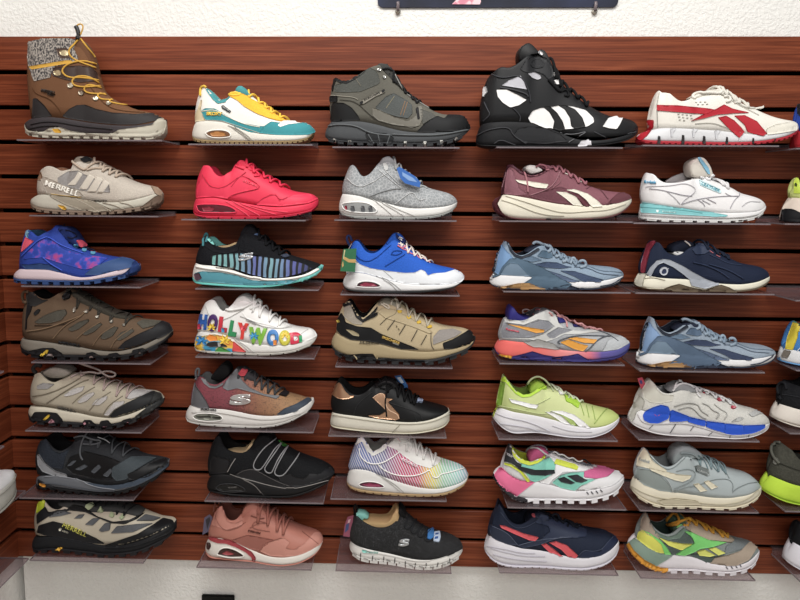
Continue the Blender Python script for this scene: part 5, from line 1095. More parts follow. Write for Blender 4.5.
mauve = m('80505a', 'mesh')
shoe('c4r2', 'mauve running shoe with cream stripes and thick cream sole', (480, 150, 5), 5,
 "66,262 80,295 120,325 170,340 250,344 340,345 440,345 540,343 620,338 690,320 735,285 754,255",
 "70,258 112,215 160,220 240,232 320,250 400,265 480,272 560,275 640,268 700,255 754,238",
 "118,180 130,100 140,70 155,62 180,78 210,105 250,122 290,118 330,98 370,82 400,92 440,120 490,150 540,175 590,192 640,200 690,205 730,210 750,225 754,238",
 (132, 350), mauve, m('dad5c4', 'foam'), m('5c3034', 'rubber'), lining='4a2a33', oh=5,
 ub="112,215 160,218 240,230 320,248 400,262 480,270 560,272 640,266 700,252 753,238",
 slabel='clear acrylic shelf under the mauve running shoe', shelf=(500, 632, 220),
 feats=[BL('tongue_lining', m('d8d6d2', 'cloth'), "215,88 235,70 270,72 312,98 280,112 240,118", .02, .004), TG(m('8a5a66', 'cloth'), "275,72 300,66 340,72 370,84 340,92 315,95", .016), P('collar_binding', m('4a2430', 'leather'), "130,75 150,58 172,66 205,98 250,116 290,112 345,82 350,92 295,122 250,130 200,112 165,80 145,78 130,110 118,210 108,210 118,150", 2),
  P('heel_panel', m('8a5b66', 'mesh'), "140,90 165,90 175,130 200,185 240,215 180,218 125,212 130,150", 1), P('midfoot_panel', m('6a3f49', 'mesh'), "240,222 320,200 400,178 440,190 400,205 450,262 380,256 300,240", 1), P('side_stripe', m('dedacb', 'leather'), "175,142 250,152 342,165 330,186 280,182 195,158", 3), P('side_stripe', m('dedacb', 'leather'), "378,202 430,205 480,228 512,272 520,278 470,272 430,238", 3), P('side_stripe', m('dedacb', 'leather'), "430,194 470,190 540,215 590,250 614,276 560,280 532,245 490,212", 3), P('stripe_gap', m('5c2c36', 'leather'), "440,204 490,218 530,250 548,278 524,278 500,245 470,220", 3),
  P('toe_cap', m('633b42', 'suede'), "630,272 660,235 690,212 730,208 754,235 700,256", 2), L(m('a3757e', 'mesh'), 4, "250,220 340,190 380,150 400,100"), L(m('9a6b72', 'mesh'), 3, "390,110 410,150 360,185"), L(m('6c424b', 'mesh'), 3, "530,190 560,170 600,192 640,240"),
  P('heel_tip', m('4a2026', 'rubber'), "62,262 85,235 108,212 112,222 88,262 110,305 150,338 100,320 75,295", 3), L(m('cbc6b5', 'foam'), 4, "110,245 180,265 260,300 340,320 420,322", 'midsole_rib'), L(m('cbc6b5', 'foam'), 4, "130,225 220,250 320,285 420,310 540,300 640,295 730,262", 'midsole_rib'), L(m('2a2023', 'rubber'), 8, "330,342 400,344 500,344 600,342", 'tread'),
  L(m('b88a92', 'leather'), 3, "115,180 125,140 134,105", 'heel_text'), LO(m('a56f77', 'cloth'), 10, "215,92 225,115 235,150 240,205", -.02), LO(m('9a626c', 'cloth'), 11, "280,78 310,66 335,80 325,100 345,95", -.012), LC(m('9a626c', 'cloth'), "375,105 412,118 450,140 490,160 520,172", 12), LO(m('ddd9cf', 'cloth'), 6, "420,110 445,120 460,130", -.014), LO(m('ddd9cf', 'cloth'), 6, "500,150 520,158 530,166", -.014)])

def nano(Zn, dx, dy, lab, slab, shelf, slot, key, col=('8295a8', '4d6478', '3c4b66', '6f93bd'), k=1.0):
    """blue-grey training shoe; the pair of them on the shelves differ in place and tone"""
    q = lambda s_: ' '.join(f"{(float(a.split(',')[0])-380)*k+380+dx:.0f},{(float(a.split(',')[1])-200)*k+200+dy:.0f}" for a in s_.split())
    A, B, C, D = (m(c, kd) for c, kd in zip(col, ('mesh', 'rubber', 'mesh', 'leather')))
    shoe(key, lab, Zn, slot,
     q("48,280 60,300 110,312 180,316 260,318 340,320 420,320 500,318 570,318 640,305 690,285 712,250"),
     q("52,270 70,245 130,244 200,248 270,252 340,258 400,268 450,275 520,280 600,275 660,262 714,245"),
     q("100,110 112,85 130,74 145,82 155,110 175,135 205,150 240,138 275,112 310,92 340,105 380,135 420,158 460,178 510,190 560,195 620,200 670,205 702,218 716,242"),
     (118, 320), A, m('dcdcde', 'foam'), m('2a3242', 'rubber'), lining='1b2230', oh=5, nm='training_shoe',
     ub=q("66,245 130,242 200,246 270,250 340,256 400,266 450,272 520,276 600,272 660,258 714,240"),
     slabel=slab, shelf=shelf,
     feats=[BL('tongue', m('23293a', 'cloth'), q("215,125 255,100 290,90 335,100 345,120 300,125 250,145"), .018), P('heel_panel', D, q("70,225 85,140 112,90 128,118 150,140 168,165 120,200 98,245"), 1), P('heel_panel_grey', m('6a7f93', 'leather'), q("96,244 120,205 160,178 190,185 240,225 262,250 200,250 130,246"), 2), P('heel_clip', B, q("60,262 62,248 95,240 115,200 150,162 190,160 250,180 310,205 370,240 430,275 460,290 430,310 330,318 320,310 240,290 200,296 260,258 236,238 190,190 150,185 125,205 104,245"), 3, 0),  # the lower heel area is a greyer blue leather
      P('heel_strip', m('1f2733', 'rubber'), q("66,228 70,170 90,110 105,92 108,105 92,140 80,190 78,225"), 3), P('gum_outsole', m('a67f50', 'rubber'), q("85,306 130,298 190,285 240,282 330,310 328,322 200,320 110,314"), 3), P('arch_band', m('232a3a', 'rubber'), q("325,322 330,308 400,298 440,290 490,308 540,320 440,324"), 3),
      P('side_stripe', C, q("270,190 330,178 385,182 430,200 460,205 400,212 320,205"), 2), P('side_stripe', C, q("400,222 470,225 550,250 620,268 600,280 520,278 470,250"), 2), P('side_stripe', m('53627c', 'mesh'), q("335,220 400,240 470,268 500,280 440,278 390,258"), 2), P('quarter_panel', m('5b7085', 'mesh'), q("200,165 260,150 310,168 262,178 230,172"), 2), P('eyestay', B, q("285,150 310,120 350,128 365,155 340,162"), 2),
      P('collar_binding', m('1b2230', 'leather'), q("135,78 150,92 160,122 180,142 208,152 245,138 290,108 300,118 250,150 210,166 172,152 148,122"), 3), P('heel_mark', m('d7d9dc', 'rubber'), q("50,262 56,238 72,238 64,268"), 4),
      X('REEBOK', m('b7bcc4', 'gloss'), *[float(v) for v in q("80,212 100,122").replace(' ', ',').split(',')], 8, 0), L(m('6d8093', 'mesh'), 3, q("540,200 600,225 660,228 710,232")), L(m('4c5a70', 'mesh'), 3, q("470,205 540,210 600,240 690,245")), L(m('2b3446', 'rubber'), 6, q("600,300 660,290 712,255"), 'toe_edge'),
      LO(m('8fa0b0', 'cloth'), 15, q("265,90 275,78 300,82 330,105 355,95 350,125 335,130"), -.012), LO(m('8fa0b0', 'cloth'), 14, q("375,155 395,150 425,152 430,178 410,180"), -.014), LO(m('8fa0b0', 'cloth'), 15, q("450,190 460,158 475,160 480,195 505,170 528,175 530,205 500,210"), -.014), LC(m('7b8d9f', 'cloth'), q("370,150 405,170 440,188 475,200"), 12), L(m('232a3a', 'cloth'), 10, q("498,172 515,168 530,182"), 'lace_dark_band')])  # ends with a dark navy cloth band by the front laces
nano((480, 225, 5), 0, 0, 'blue-grey training shoe beneath the mauve running shoe', 'clear acrylic shelf under the upper blue-grey training shoe', (504, 630, 290), 7, 'c4r3')

shoe('c4r4', 'grey training shoe with orange stripes and coral to purple sole', (480, 290, 5), 9,
 "72,290 84,318 115,336 180,342 260,346 350,350 430,354 520,356 600,352 680,338 725,312 745,275",
 "74,285 92,246 150,250 220,255 280,262 340,275 400,295 460,300 530,304 610,305 690,290 746,255",
 "102,190 118,130 130,132 170,145 215,150 260,130 300,108 330,92 370,110 410,135 460,160 510,180 560,192 620,202 680,215 720,225 742,250 746,262",
 (128, 330), m('a3a6aa', 'mesh'), ramp_mat('coral_purple_sole', [(0, 'e2605a'), (.3, 'e26a62'), (.55, 'd98a8c'), (.66, 'd06a78'), (.75, '5a4f96'), (1, '4f579a')]), m('2f2c66', 'rubber'), lining='3c3c44', oh=7, nm='training_shoe', lugs=(18, 3, .8),
 ub="98,240 150,248 220,252 280,258 340,270 400,288 460,295 530,300 610,300 690,285 745,254",
 slabel='clear acrylic shelf under the grey, orange and purple training shoe', shelf=(500, 624, 364),
 feats=[BL('heel_collar', m('2f2d7a', 'leather'), "130,140 134,95 145,70 158,70 180,105 215,125 260,130 240,155 190,150", .026), TG(m('6f7278', 'mesh'), "270,120 290,95 330,85 370,105 340,112 300,122"), P('collar_frame', m('c3c4c2', 'leather'), "120,138 170,146 220,152 280,118 335,96 372,112 392,160 430,190 520,200 560,192 600,205 500,215 420,215 380,235 320,255 250,240 180,238 120,238 98,246 92,236 250,232 310,215 372,175 340,148 290,140 220,168 130,156", 1, 0),
  P('quarter_mesh', m('85878e', 'mesh'), "120,158 220,170 300,142 345,150 365,175 310,212 250,230 112,234 108,200", 1), P('mid_mesh', m('85878e', 'mesh'), "330,215 390,180 465,195 400,215 370,235 345,232", 2), P('side_stripe', m('d9962f', 'leather'), "140,165 320,192 318,204 280,208 190,182", 3, 0), P('side_stripe', m('d9962f', 'leather'), "438,236 480,230 585,244 575,262 520,258", 3), P('side_stripe', m('d9962f', 'leather'), "400,255 440,240 500,262 542,272 515,300 470,288", 3),
  L(m('5c6068', 'mesh'), 6, "400,262 380,250 470,220 600,225 650,228", 'overlay_rib'), L(m('5c6068', 'mesh'), 6, "640,225 590,240 545,290 525,302", 'overlay_rib'), L(m('5c6068', 'mesh'), 5, "590,200 640,215 690,250", 'overlay_rib'), P('toe_cap', m('b2b6ba', 'mesh'), "610,300 640,245 700,225 735,240 746,258 690,290", 1),
  P('lace_base', m('2e2f72', 'leather'), "385,130 425,138 428,158 392,160", 3), P('lace_base', m('2e2f72', 'leather'), "455,150 500,165 505,180 468,180", 3), P('arch_wedge', m('9a9a98', 'rubber'), "215,255 290,238 370,262 400,295 300,280 270,280", 2), P('sole_wedge', m('2f2c6a', 'rubber'), "165,325 220,312 262,300 320,318 380,328 440,322 490,312 530,335 560,350 400,350 250,344 165,340", 3, 0), P('heel_edge', m('d9a52a', 'rubber'), "84,316 110,318 160,325 158,340 120,338", 4),
  X('Reebok', m('d8586a', 'gloss'), 130, 192, 196, 206, 9, .02), LO(m('8c7b7c', 'cloth'), 8, "262,125 235,120 212,108 215,92 240,90 255,105", -.002), LO(m('b76f74', 'cloth'), 8, "300,95 285,92 262,100 270,115", -.002), LC(m('c78f90', 'cloth'), "398,130 438,148 482,165 525,178 565,188", 10), LO(m('c78f90', 'cloth'), 9, "345,105 360,118 358,128", -.012), LO(m('c78f90', 'cloth'), 10, "385,120 410,135 430,150 435,180", -.015), LO(m('c78f90', 'cloth'), 10, "470,145 485,165 515,160 525,190", -.015)])
lime = ramp_mat('lime_fade_mesh', [(0, 'b9c77e'), (.3, 'c6d093'), (.6, 'c8d196'), (.8, 'bdca7c'), (1, 'b0c068')])
shoe('c4r5', 'pale lime green running shoe with thick rockered white sole', (480, 365, 5), 11,
 "64,262 85,290 115,318 150,336 180,342 230,338 290,336 340,345 400,356 460,364 520,365 570,360 620,340 665,310 692,270",
 "68,252 95,212 150,230 220,240 290,252 360,270 430,292 500,308 560,314 610,306 660,284 694,255",
 "88,180 98,120 110,70 122,60 138,72 160,105 185,135 215,152 245,148 275,130 305,108 335,100 370,110 410,130 450,155 500,180 550,195 600,207 650,218 675,228 690,245",
 (110, 310), lime, m('dcdbe0', 'foam'), m('c6c5cb', 'rubber'), lining='6f8a34', oh=4,
 ub="92,210 150,226 220,238 290,250 360,268 430,288 500,304 560,310 610,302 660,280 693,253",
 slabel='clear acrylic shelf under the pale lime running shoe', shelf=(499, 617, 441),
 feats=[BL('tongue_lining', m('9ec43f', 'cloth'), "240,130 250,95 280,72 310,80 335,105 300,120 265,140", .018, .003), P('collar_binding', m('aed62e', 'leather'), "112,62 124,58 142,74 165,108 190,136 216,150 248,146 280,126 318,100 332,106 290,132 250,156 212,160 178,142 150,108 130,82 112,80", 2), P('heel_spine', m('84ad3c', 'leather'), "86,195 98,120 108,80 126,86 120,130 108,200", 2),
  P('heel_fin', m('c3d92a', 'rubber'), "44,232 76,182 92,196 66,262 50,258", 1), P('side_stripe', m('ecedee', 'leather'), "145,164 250,190 292,196 280,214 240,208 160,184", 3, 0), P('side_stripe', m('ecedee', 'leather'), "325,230 360,232 410,255 450,292 470,302 420,292 380,262", 3, 0), P('side_stripe', m('ecedee', 'leather'), "350,226 410,225 470,245 520,280 552,312 500,308 465,272 410,245", 3, 0), P('stripe_gap', m('a8bf6c', 'mesh'), "380,230 430,245 470,275 490,305 460,300 430,265", 2, 0),
  P('lace_panel', m('aad436', 'mesh'), "420,145 450,160 500,185 490,215 455,190 430,180", 2), L(m('d6e3a8', 'mesh'), 4, "230,215 320,175 350,160"), L(m('d6e3a8', 'mesh'), 3, "100,200 180,215 290,240 340,238"), L(m('93b254', 'mesh'), 3, "570,290 620,230 640,215"), L(m('93b254', 'mesh'), 3, "530,200 545,260"), L(m('93b254', 'mesh'), 3, "500,190 520,250"), L(m('93b254', 'mesh'), 3, "560,205 575,270"),
  L(m('c0bfc8', 'foam'), 4, "80,240 140,262 220,275 290,300 350,330", 'midsole_rib'), L(m('c0bfc8', 'foam'), 4, "100,290 180,300 250,312 300,330", 'midsole_rib'), L(m('c0bfc8', 'foam'), 3, "360,300 450,330 560,332", 'midsole_rib'), LO(m('b9c69a', 'cloth'), 10, "240,140 232,110 245,78 270,58 300,55 335,80 355,110 365,130", -.010), LO(m('b9c69a', 'cloth'), 9, "300,58 325,70 350,100", -.016), LO(m('b9c69a', 'cloth'), 10, "375,115 400,130 420,145 450,150 440,165", -.014), LC(m('cdd6b8', 'cloth'), "385,128 425,150 465,172 500,188", 10), P('lace_keeper', m('eef0ec', 'leather'), "385,122 410,128 418,148 396,148", 4)])

shoe('c4r6', 'pink, mint and white retro runner with lime label and toothed sole', (475, 435, 5), 13,
 "92,215 110,240 150,290 200,325 250,336 320,338 400,338 480,340 540,342 600,334 660,315 710,285 740,235",
 "96,195 136,165 180,205 260,232 310,226 370,240 430,262 490,280 560,272 620,262 680,245 720,220 742,200",
 "140,150 150,100 165,60 178,28 190,70 215,105 245,125 280,135 315,120 345,90 380,80 430,100 480,120 540,140 600,148 660,156 700,168 730,185 742,202",
 (176, 342), m('d3d4d6', 'leather'), m('dcdbde', 'foam'), m('dedde0', 'rubber'), lining='9da820', oh=6, lugs=(11, 18, .52, .24),
 ub="132,168 180,205 260,230 310,224 370,238 430,258 490,276 560,268 620,258 680,242 720,218 741,200", nm='retro_runner',
 slabel='clear acrylic shelf under the pink, mint and white runner', shelf=(508, 626, 504),
 feats=[BL('tongue', m('b8557f', 'cloth'), "262,120 265,85 295,55 335,52 365,75 350,95 310,110 290,130", .02), P('heel_counter', m('2f3236', 'leather'), "148,128 158,80 172,24 186,56 188,100 210,130 235,142 222,160 190,138 160,128", 2), P('collar_binding', m('c2cf2c', 'leather'), "184,62 192,66 215,100 245,124 282,134 322,118 350,92 352,104 315,134 270,146 225,132 196,104", 3),
  P('mint_panel', m('7cc3b2', 'suede'), "225,135 280,148 340,118 380,108 402,140 395,185 350,210 300,228 280,222 255,185 230,158", 1), P('side_stripe', m('25282c', 'leather'), "190,135 225,150 300,168 395,168 400,185 350,196 280,192 225,170", 3, 0), P('lime_strip', m('c2cf2c', 'leather'), "150,132 185,140 240,180 275,222 262,228 225,180 180,150 150,142", 3), P('white_saddle', m('e2e2e4', 'leather'), "352,102 400,85 500,115 590,135 612,160 545,178 440,178 385,218 370,238 320,228 395,185 402,140 380,112", 2, 0),
  P('mint_panel', m('7cc3b2', 'suede'), "385,232 430,195 480,182 545,180 540,215 605,215 570,235 530,245 500,272 430,258", 1), P('side_stripe', m('25282c', 'leather'), "412,212 445,202 500,232 480,240 430,228", 3, 0), P('side_stripe', m('25282c', 'leather'), "460,198 510,192 562,222 535,232 505,228", 3, 0), P('pink_toe', m('c9618f', 'mesh'), "545,178 612,150 690,158 698,178 660,205 610,214 545,206", 2),
  P('toe_mudguard', m('d6d6d8', 'leather'), "500,275 530,248 610,215 665,205 700,175 728,180 742,202 720,222 680,246 620,262 560,272", 3), P('side_label', m('c9d53c', 'leather'), "398,125 405,115 500,145 515,158 508,172 395,138", 4, 0), P('heel_foam', m('d9678f', 'foam'), "98,195 120,160 134,156 180,200 230,222 300,228 255,262 205,302 150,268 112,225", 2, 0), P('heel_outsole', m('2c2a2e', 'rubber'), "78,215 96,190 116,222 150,264 200,302 262,316 262,345 200,345 150,310 100,262", 3, 0),
  X('REEBOK', m('c9ccd0', 'gloss'), 152, 86, 186, 108, 10, .02), X('CLASSIC', m('4e5c2a', 'gloss'), 412, 132, 494, 158, 8, .01), L(m('c0c0c4', 'leather'), 3, "385,218 440,180 545,180"), L(m('b0b0b4', 'leather'), 3, "590,215 640,235 700,215")]
 + [L(m('5c5c62', 'rubber'), 6, f"{x},{y} {x+10},{y+12}", 'sole_slot') for x, y in ((558, 278), (580, 276), (604, 272), (626, 266))]
 + [LO(m('8e9196', 'cloth'), 9, "262,125 250,95 265,65 300,48 340,50 360,70", -.006), LO(m('c5c7ca', 'cloth'), 9, "280,62 310,60 340,80 370,100 400,110", -.014), LC(m('6b6e75', 'cloth'), "385,90 425,105 468,120 505,130 545,140", 10), LO(m('d5d6d8', 'cloth'), 7, "380,90 400,75 420,95 440,90 470,115 490,105 515,130 540,122", -.014), LO(m('1c1d20', 'cloth'), 8, "540,120 550,115 570,135 580,140", -.012)])

nv = m('1b2336', 'mesh')
shoe('c4r7', 'dark navy running shoe with coral stripes and thick white sole', (475, 495, 5), 15,
 "46,265 55,295 90,330 140,352 220,360 300,358 380,364 460,372 530,374 590,365 650,342 700,300 717,250",
 "48,240 70,195 110,225 160,240 230,262 320,270 400,288 460,305 520,314 580,308 630,295 680,262 716,218",
 "74,160 84,110 96,70 115,52 135,60 152,90 172,125 200,145 235,148 270,125 305,95 330,80 370,100 410,115 460,130 510,145 550,155 600,165 640,168 670,175 700,195 714,215",
 (108, 328), nv, m('d9d7de', 'foam'), m('c9c6d0', 'rubber'), lining='0f1422', oh=5, lugs=(18, 4, .8),
 ub="70,198 110,222 160,236 230,260 320,268 400,285 460,302 520,310 580,305 630,292 680,258 715,216",
 slabel='clear acrylic shelf under the dark navy and coral running shoe', shelf=(500, 618, 570),
 feats=[TG(m('151b2b', 'cloth'), "245,130 270,85 310,60 345,75 370,100 340,100 300,110"), P('heel_panel', m('2b3245', 'leather'), "72,160 78,140 110,150 160,180 215,245 160,240 110,222 84,205", 1), P('eyestay', m('2a3247', 'leather'), "215,245 320,215 375,175 365,150 330,140 300,130 325,90 360,100 440,130 560,170 555,205 500,210 440,205 380,220 330,240 240,258", 2),
  P('side_stripe', m('d0525a', 'leather'), "126,145 150,148 240,185 318,205 300,222 270,218 190,185 135,158", 3, 0), P('side_stripe', m('d0525a', 'leather'), "330,240 355,236 400,268 440,302 420,298 370,278", 3, 0), P('side_stripe', m('d0525a', 'leather'), "372,232 405,225 460,245 515,295 500,312 470,305 430,265", 3, 0), P('toe_overlay', m('202840', 'leather'), "515,305 545,270 580,275 625,275 650,240 690,200 705,200 716,218 680,262 630,295 580,308", 2),
  L(m('5c6478', 'leather'), 3, "215,245 320,215 480,205"), L(m('5c6478', 'leather'), 3, "215,245 160,180 90,150"), L(m('454d62', 'leather'), 3, "515,300 545,268 580,276 630,270 655,240 690,205"), L(m('3b4358', 'leather'), 3, "130,80 160,125 200,160 250,158 300,130"), P('tongue_mark', m('a8505a', 'gloss'), "285,92 300,88 304,104 290,108", 4),
  L(m('bbb8c4', 'foam'), 3, "80,260 150,280 250,300 350,300", 'midsole_rib'), L(m('bbb8c4', 'foam'), 3, "90,290 170,310 270,322 360,325", 'midsole_rib'), L(m('bbb8c4', 'foam'), 3, "60,250 140,262 240,285 300,284", 'midsole_rib'), LC(m('10141f', 'cloth'), "360,105 400,125 440,140 480,150 515,165", 13), LO(m('10141f', 'cloth'), 12, "370,110 385,95 410,85 425,110 405,130", -.012), LO(m('10141f', 'cloth'), 12, "425,130 450,125 470,135 460,155", -.014)])

# ---- column 5
ww = m('dedbd2', 'leather'); rd = m('ac1527', 'leather')
shoe('c5r1', 'white running shoe with red stripes and red zigzag sole', (635, 75, 4.848), 3,
 "6,308 20,316 60,322 120,328 200,330 300,332 400,334 500,334 600,330 680,318 740,302 782,272",
 "10,300 60,265 120,250 180,250 250,252 320,258 400,262 480,270 560,278 620,284 700,275 783,245",
 "72,200 84,130 104,75 130,64 160,70 185,95 215,120 245,122 275,100 310,80 360,66 400,64 425,74 440,95 480,120 520,145 560,160 600,180 650,200 700,212 750,218 775,228 782,244",
 (120, 262), ww, m('d0d1d4', 'foam'), m('a81f2e', 'rubber'), lining='b9b5aa', oh=10, lugs=(26, 4, .6),
 ub="70,250 120,248 180,250 250,252 320,256 400,260 480,268 560,275 620,280 700,272 782,243",
 slabel='clear acrylic shelf under the white and red running shoe', shelf=(643, 778, 147),
 feats=[TG(m('d3cfc5', 'leather'), "255,110 290,88 340,72 400,66 425,76 420,100 370,105 300,118", .02), P('side_stripe', rd, "108,140 200,142 360,158 390,164 340,184 250,178 108,166", 3, 0), P('side_stripe', rd, "272,216 320,190 380,165 430,138 470,158 550,178 480,180 400,186 330,205", 3, 0), P('side_stripe', rd, "402,200 440,192 480,215 515,250 530,272 505,300 470,270 450,250", 3, 0), P('side_stripe', rd, "482,192 530,190 590,220 640,280 620,290 590,284 545,270 530,235", 3, 0),
  P('heel_fin', rd, "8,300 40,270 64,212 92,212 90,250 60,290 30,312", 2), P('toe_cap', m('e0dccf', 'leather'), "638,284 635,255 680,235 760,222 780,232 783,262 740,270 690,278", 2), L(m('8b8a82', 'leather'), 3, "108,160 112,250"), L(m('a5a39a', 'leather'), 3, "108,140 120,80"), L(m('a5a39a', 'leather'), 3, "290,230 380,225 440,250 520,275"), L(m('b8b5ab', 'mesh'), 3, "440,100 500,140 600,190")]
 + [L(m('8f8d85', 'leather'), 3, f"{x},{y} {x+10},{y}", 'perforation') for x, y in ((205, 184), (225, 186), (245, 188), (265, 190), (208, 197), (228, 200), (248, 202), (268, 204), (212, 211), (232, 214), (290, 128), (312, 126), (334, 126), (300, 138), (322, 138), (344, 136))]
 + [P('sole_slot', m('2d2a2b', 'rubber'), f"{x},{y} {x+w_},{y+2} {x+w_+2},{b_} {x-4},{b_}", 3, 0) for x, y, w_, b_ in ((112, 290, 10, 322), (228, 285, 9, 326), (330, 290, 9, 326), (442, 295, 7, 328), (570, 300, 6, 328), (676, 306, 6, 326))]
 + [P('sole_tooth', m('bfc0c4', 'foam'), f"{x},{y} {x+30},{y-3} {x+14},{y+16} {x+10},{y+36} {x+4},{y+38}", 2, 0) for x, y in ((170, 256), (275, 258), (385, 266), (500, 276))]
 + [LC(m('cfccc2', 'cloth'), "418,92 445,108 475,126 508,145 540,160", 12), LO(m('dcd9d0', 'cloth'), 14, "290,112 280,96 310,82 360,78 410,84 420,70", -.010), LO(m('dcd9d0', 'cloth'), 12, "430,100 455,98 462,120 440,125", -.016), LO(m('dcd9d0', 'cloth'), 10, "480,130 500,128 520,146 560,158 590,156 620,150", -.014), LO(m('dcd9d0', 'cloth'), 5, "605,158 625,152 622,142", -.014)])

wl_ = m('e0dfe0', 'leather')
shoe('c5r2', 'white leather retro sneaker with turquoise midsole band', (630, 145, 5), 5,
 "48,350 58,368 110,374 200,378 300,380 400,382 500,382 580,376 630,360 655,335 668,312",
 "52,310 66,280 130,292 200,302 270,312 340,325 420,332 500,335 580,332 640,325 670,300",
 "62,190 70,150 80,130 105,128 128,140 145,165 170,182 205,184 240,182 275,178 305,160 335,150 365,152 400,170 440,185 490,205 530,232 570,242 620,255 650,272 664,290 669,300",
 (82, 300), wl_, m('dfdfe0', 'foam'), m('cfcfce', 'rubber'), lining='c4c2c2', oh=8, lugs=(10, 7, .62), nm='retro_sneaker',
 ub="62,282 130,290 200,300 270,310 340,322 420,330 500,332 580,330 640,320 668,300",
 slabel='clear acrylic shelf under the white and turquoise sneaker', shelf=(634, 770, 222),
 feats=[TG(m('d8d2c8', 'leather'), "288,150 280,105 290,75 335,54 355,60 385,100 400,150 360,158 320,160", .02), P('tongue_label', m('7cb3cf', 'cloth'), "338,62 352,58 392,110 400,140 388,138 350,80", 3), BL('far_collar', m('b4b1b2', 'leather'), "170,180 215,150 270,130 290,140 295,160 250,175 210,184", .004, .024),
  P('midsole_band', m('79bcc0', 'foam'), "54,290 62,280 130,290 220,305 340,326 440,336 490,345 480,352 420,352 300,345 180,338 58,332", 2), L(m('4f9599', 'foam'), 4, "56,305 150,312 250,318 360,335", 'band_groove'), L(m('a8a7a6', 'rubber'), 3, "60,342 200,350 400,360 560,356 640,340", 'band_groove'),
  L(m('7b7784', 'leather'), 3, "98,212 150,218 210,232 260,245 310,250"), L(m('8e8a95', 'leather'), 3, "255,290 320,268 400,255 470,250 545,250"), L(m('8e8a95', 'leather'), 3, "340,270 362,282 375,302"), L(m('8e8a95', 'leather'), 3, "360,270 400,290"), L(m('b4b1b8', 'leather'), 4, "385,262 430,285"), L(m('a3a0a8', 'leather'), 3, "545,248 520,270 500,310"), L(m('a3a0a8', 'leather'), 3, "475,235 500,250 548,252 545,232"), L(m('b0adb4', 'leather'), 3, "80,205 100,200 200,200 280,182 340,220 270,268 255,290"), L(m('c0bec2', 'leather'), 3, "560,300 590,275 650,280"), L(m('b0adb4', 'leather'), 3, "180,225 220,255 250,290"),
  P('side_label', m('c5dfe3', 'leather'), "345,172 350,168 448,215 456,232 448,236 350,196", 2, 0), L(m('3b4858', 'leather'), 3, "345,174 400,198 450,220", 'label_edge'), X('LEATHER', m('5fa9bb', 'gloss'), 354, 192, 444, 230, 12, .01), X('Reebok', m('4f9fc6', 'gloss'), 72, 186, 130, 188, 16, .03), X('Reebok', m('c5e6e6', 'gloss'), 160, 330, 230, 334, 9, 0), P('band_mark', m('d9eeee', 'gloss'), "130,318 146,318 142,332 132,330", 3),
  LC(m('d9d8da', 'cloth'), "390,160 425,175 462,198 495,218", 12), LO(m('e4e3e5', 'cloth'), 12, "352,152 380,160 395,175 410,140 420,150", -.014), L(m('5a5a5e', 'leather'), 4, "349,152 353,155", 'eyelet')]
 + [L(m('474544', 'rubber'), 6, f"{x},380 {x+w_},381", 'tread_gap') for x, w_ in ((240, 14), (290, 40), (375, 24), (430, 18), (485, 24), (545, 20))])

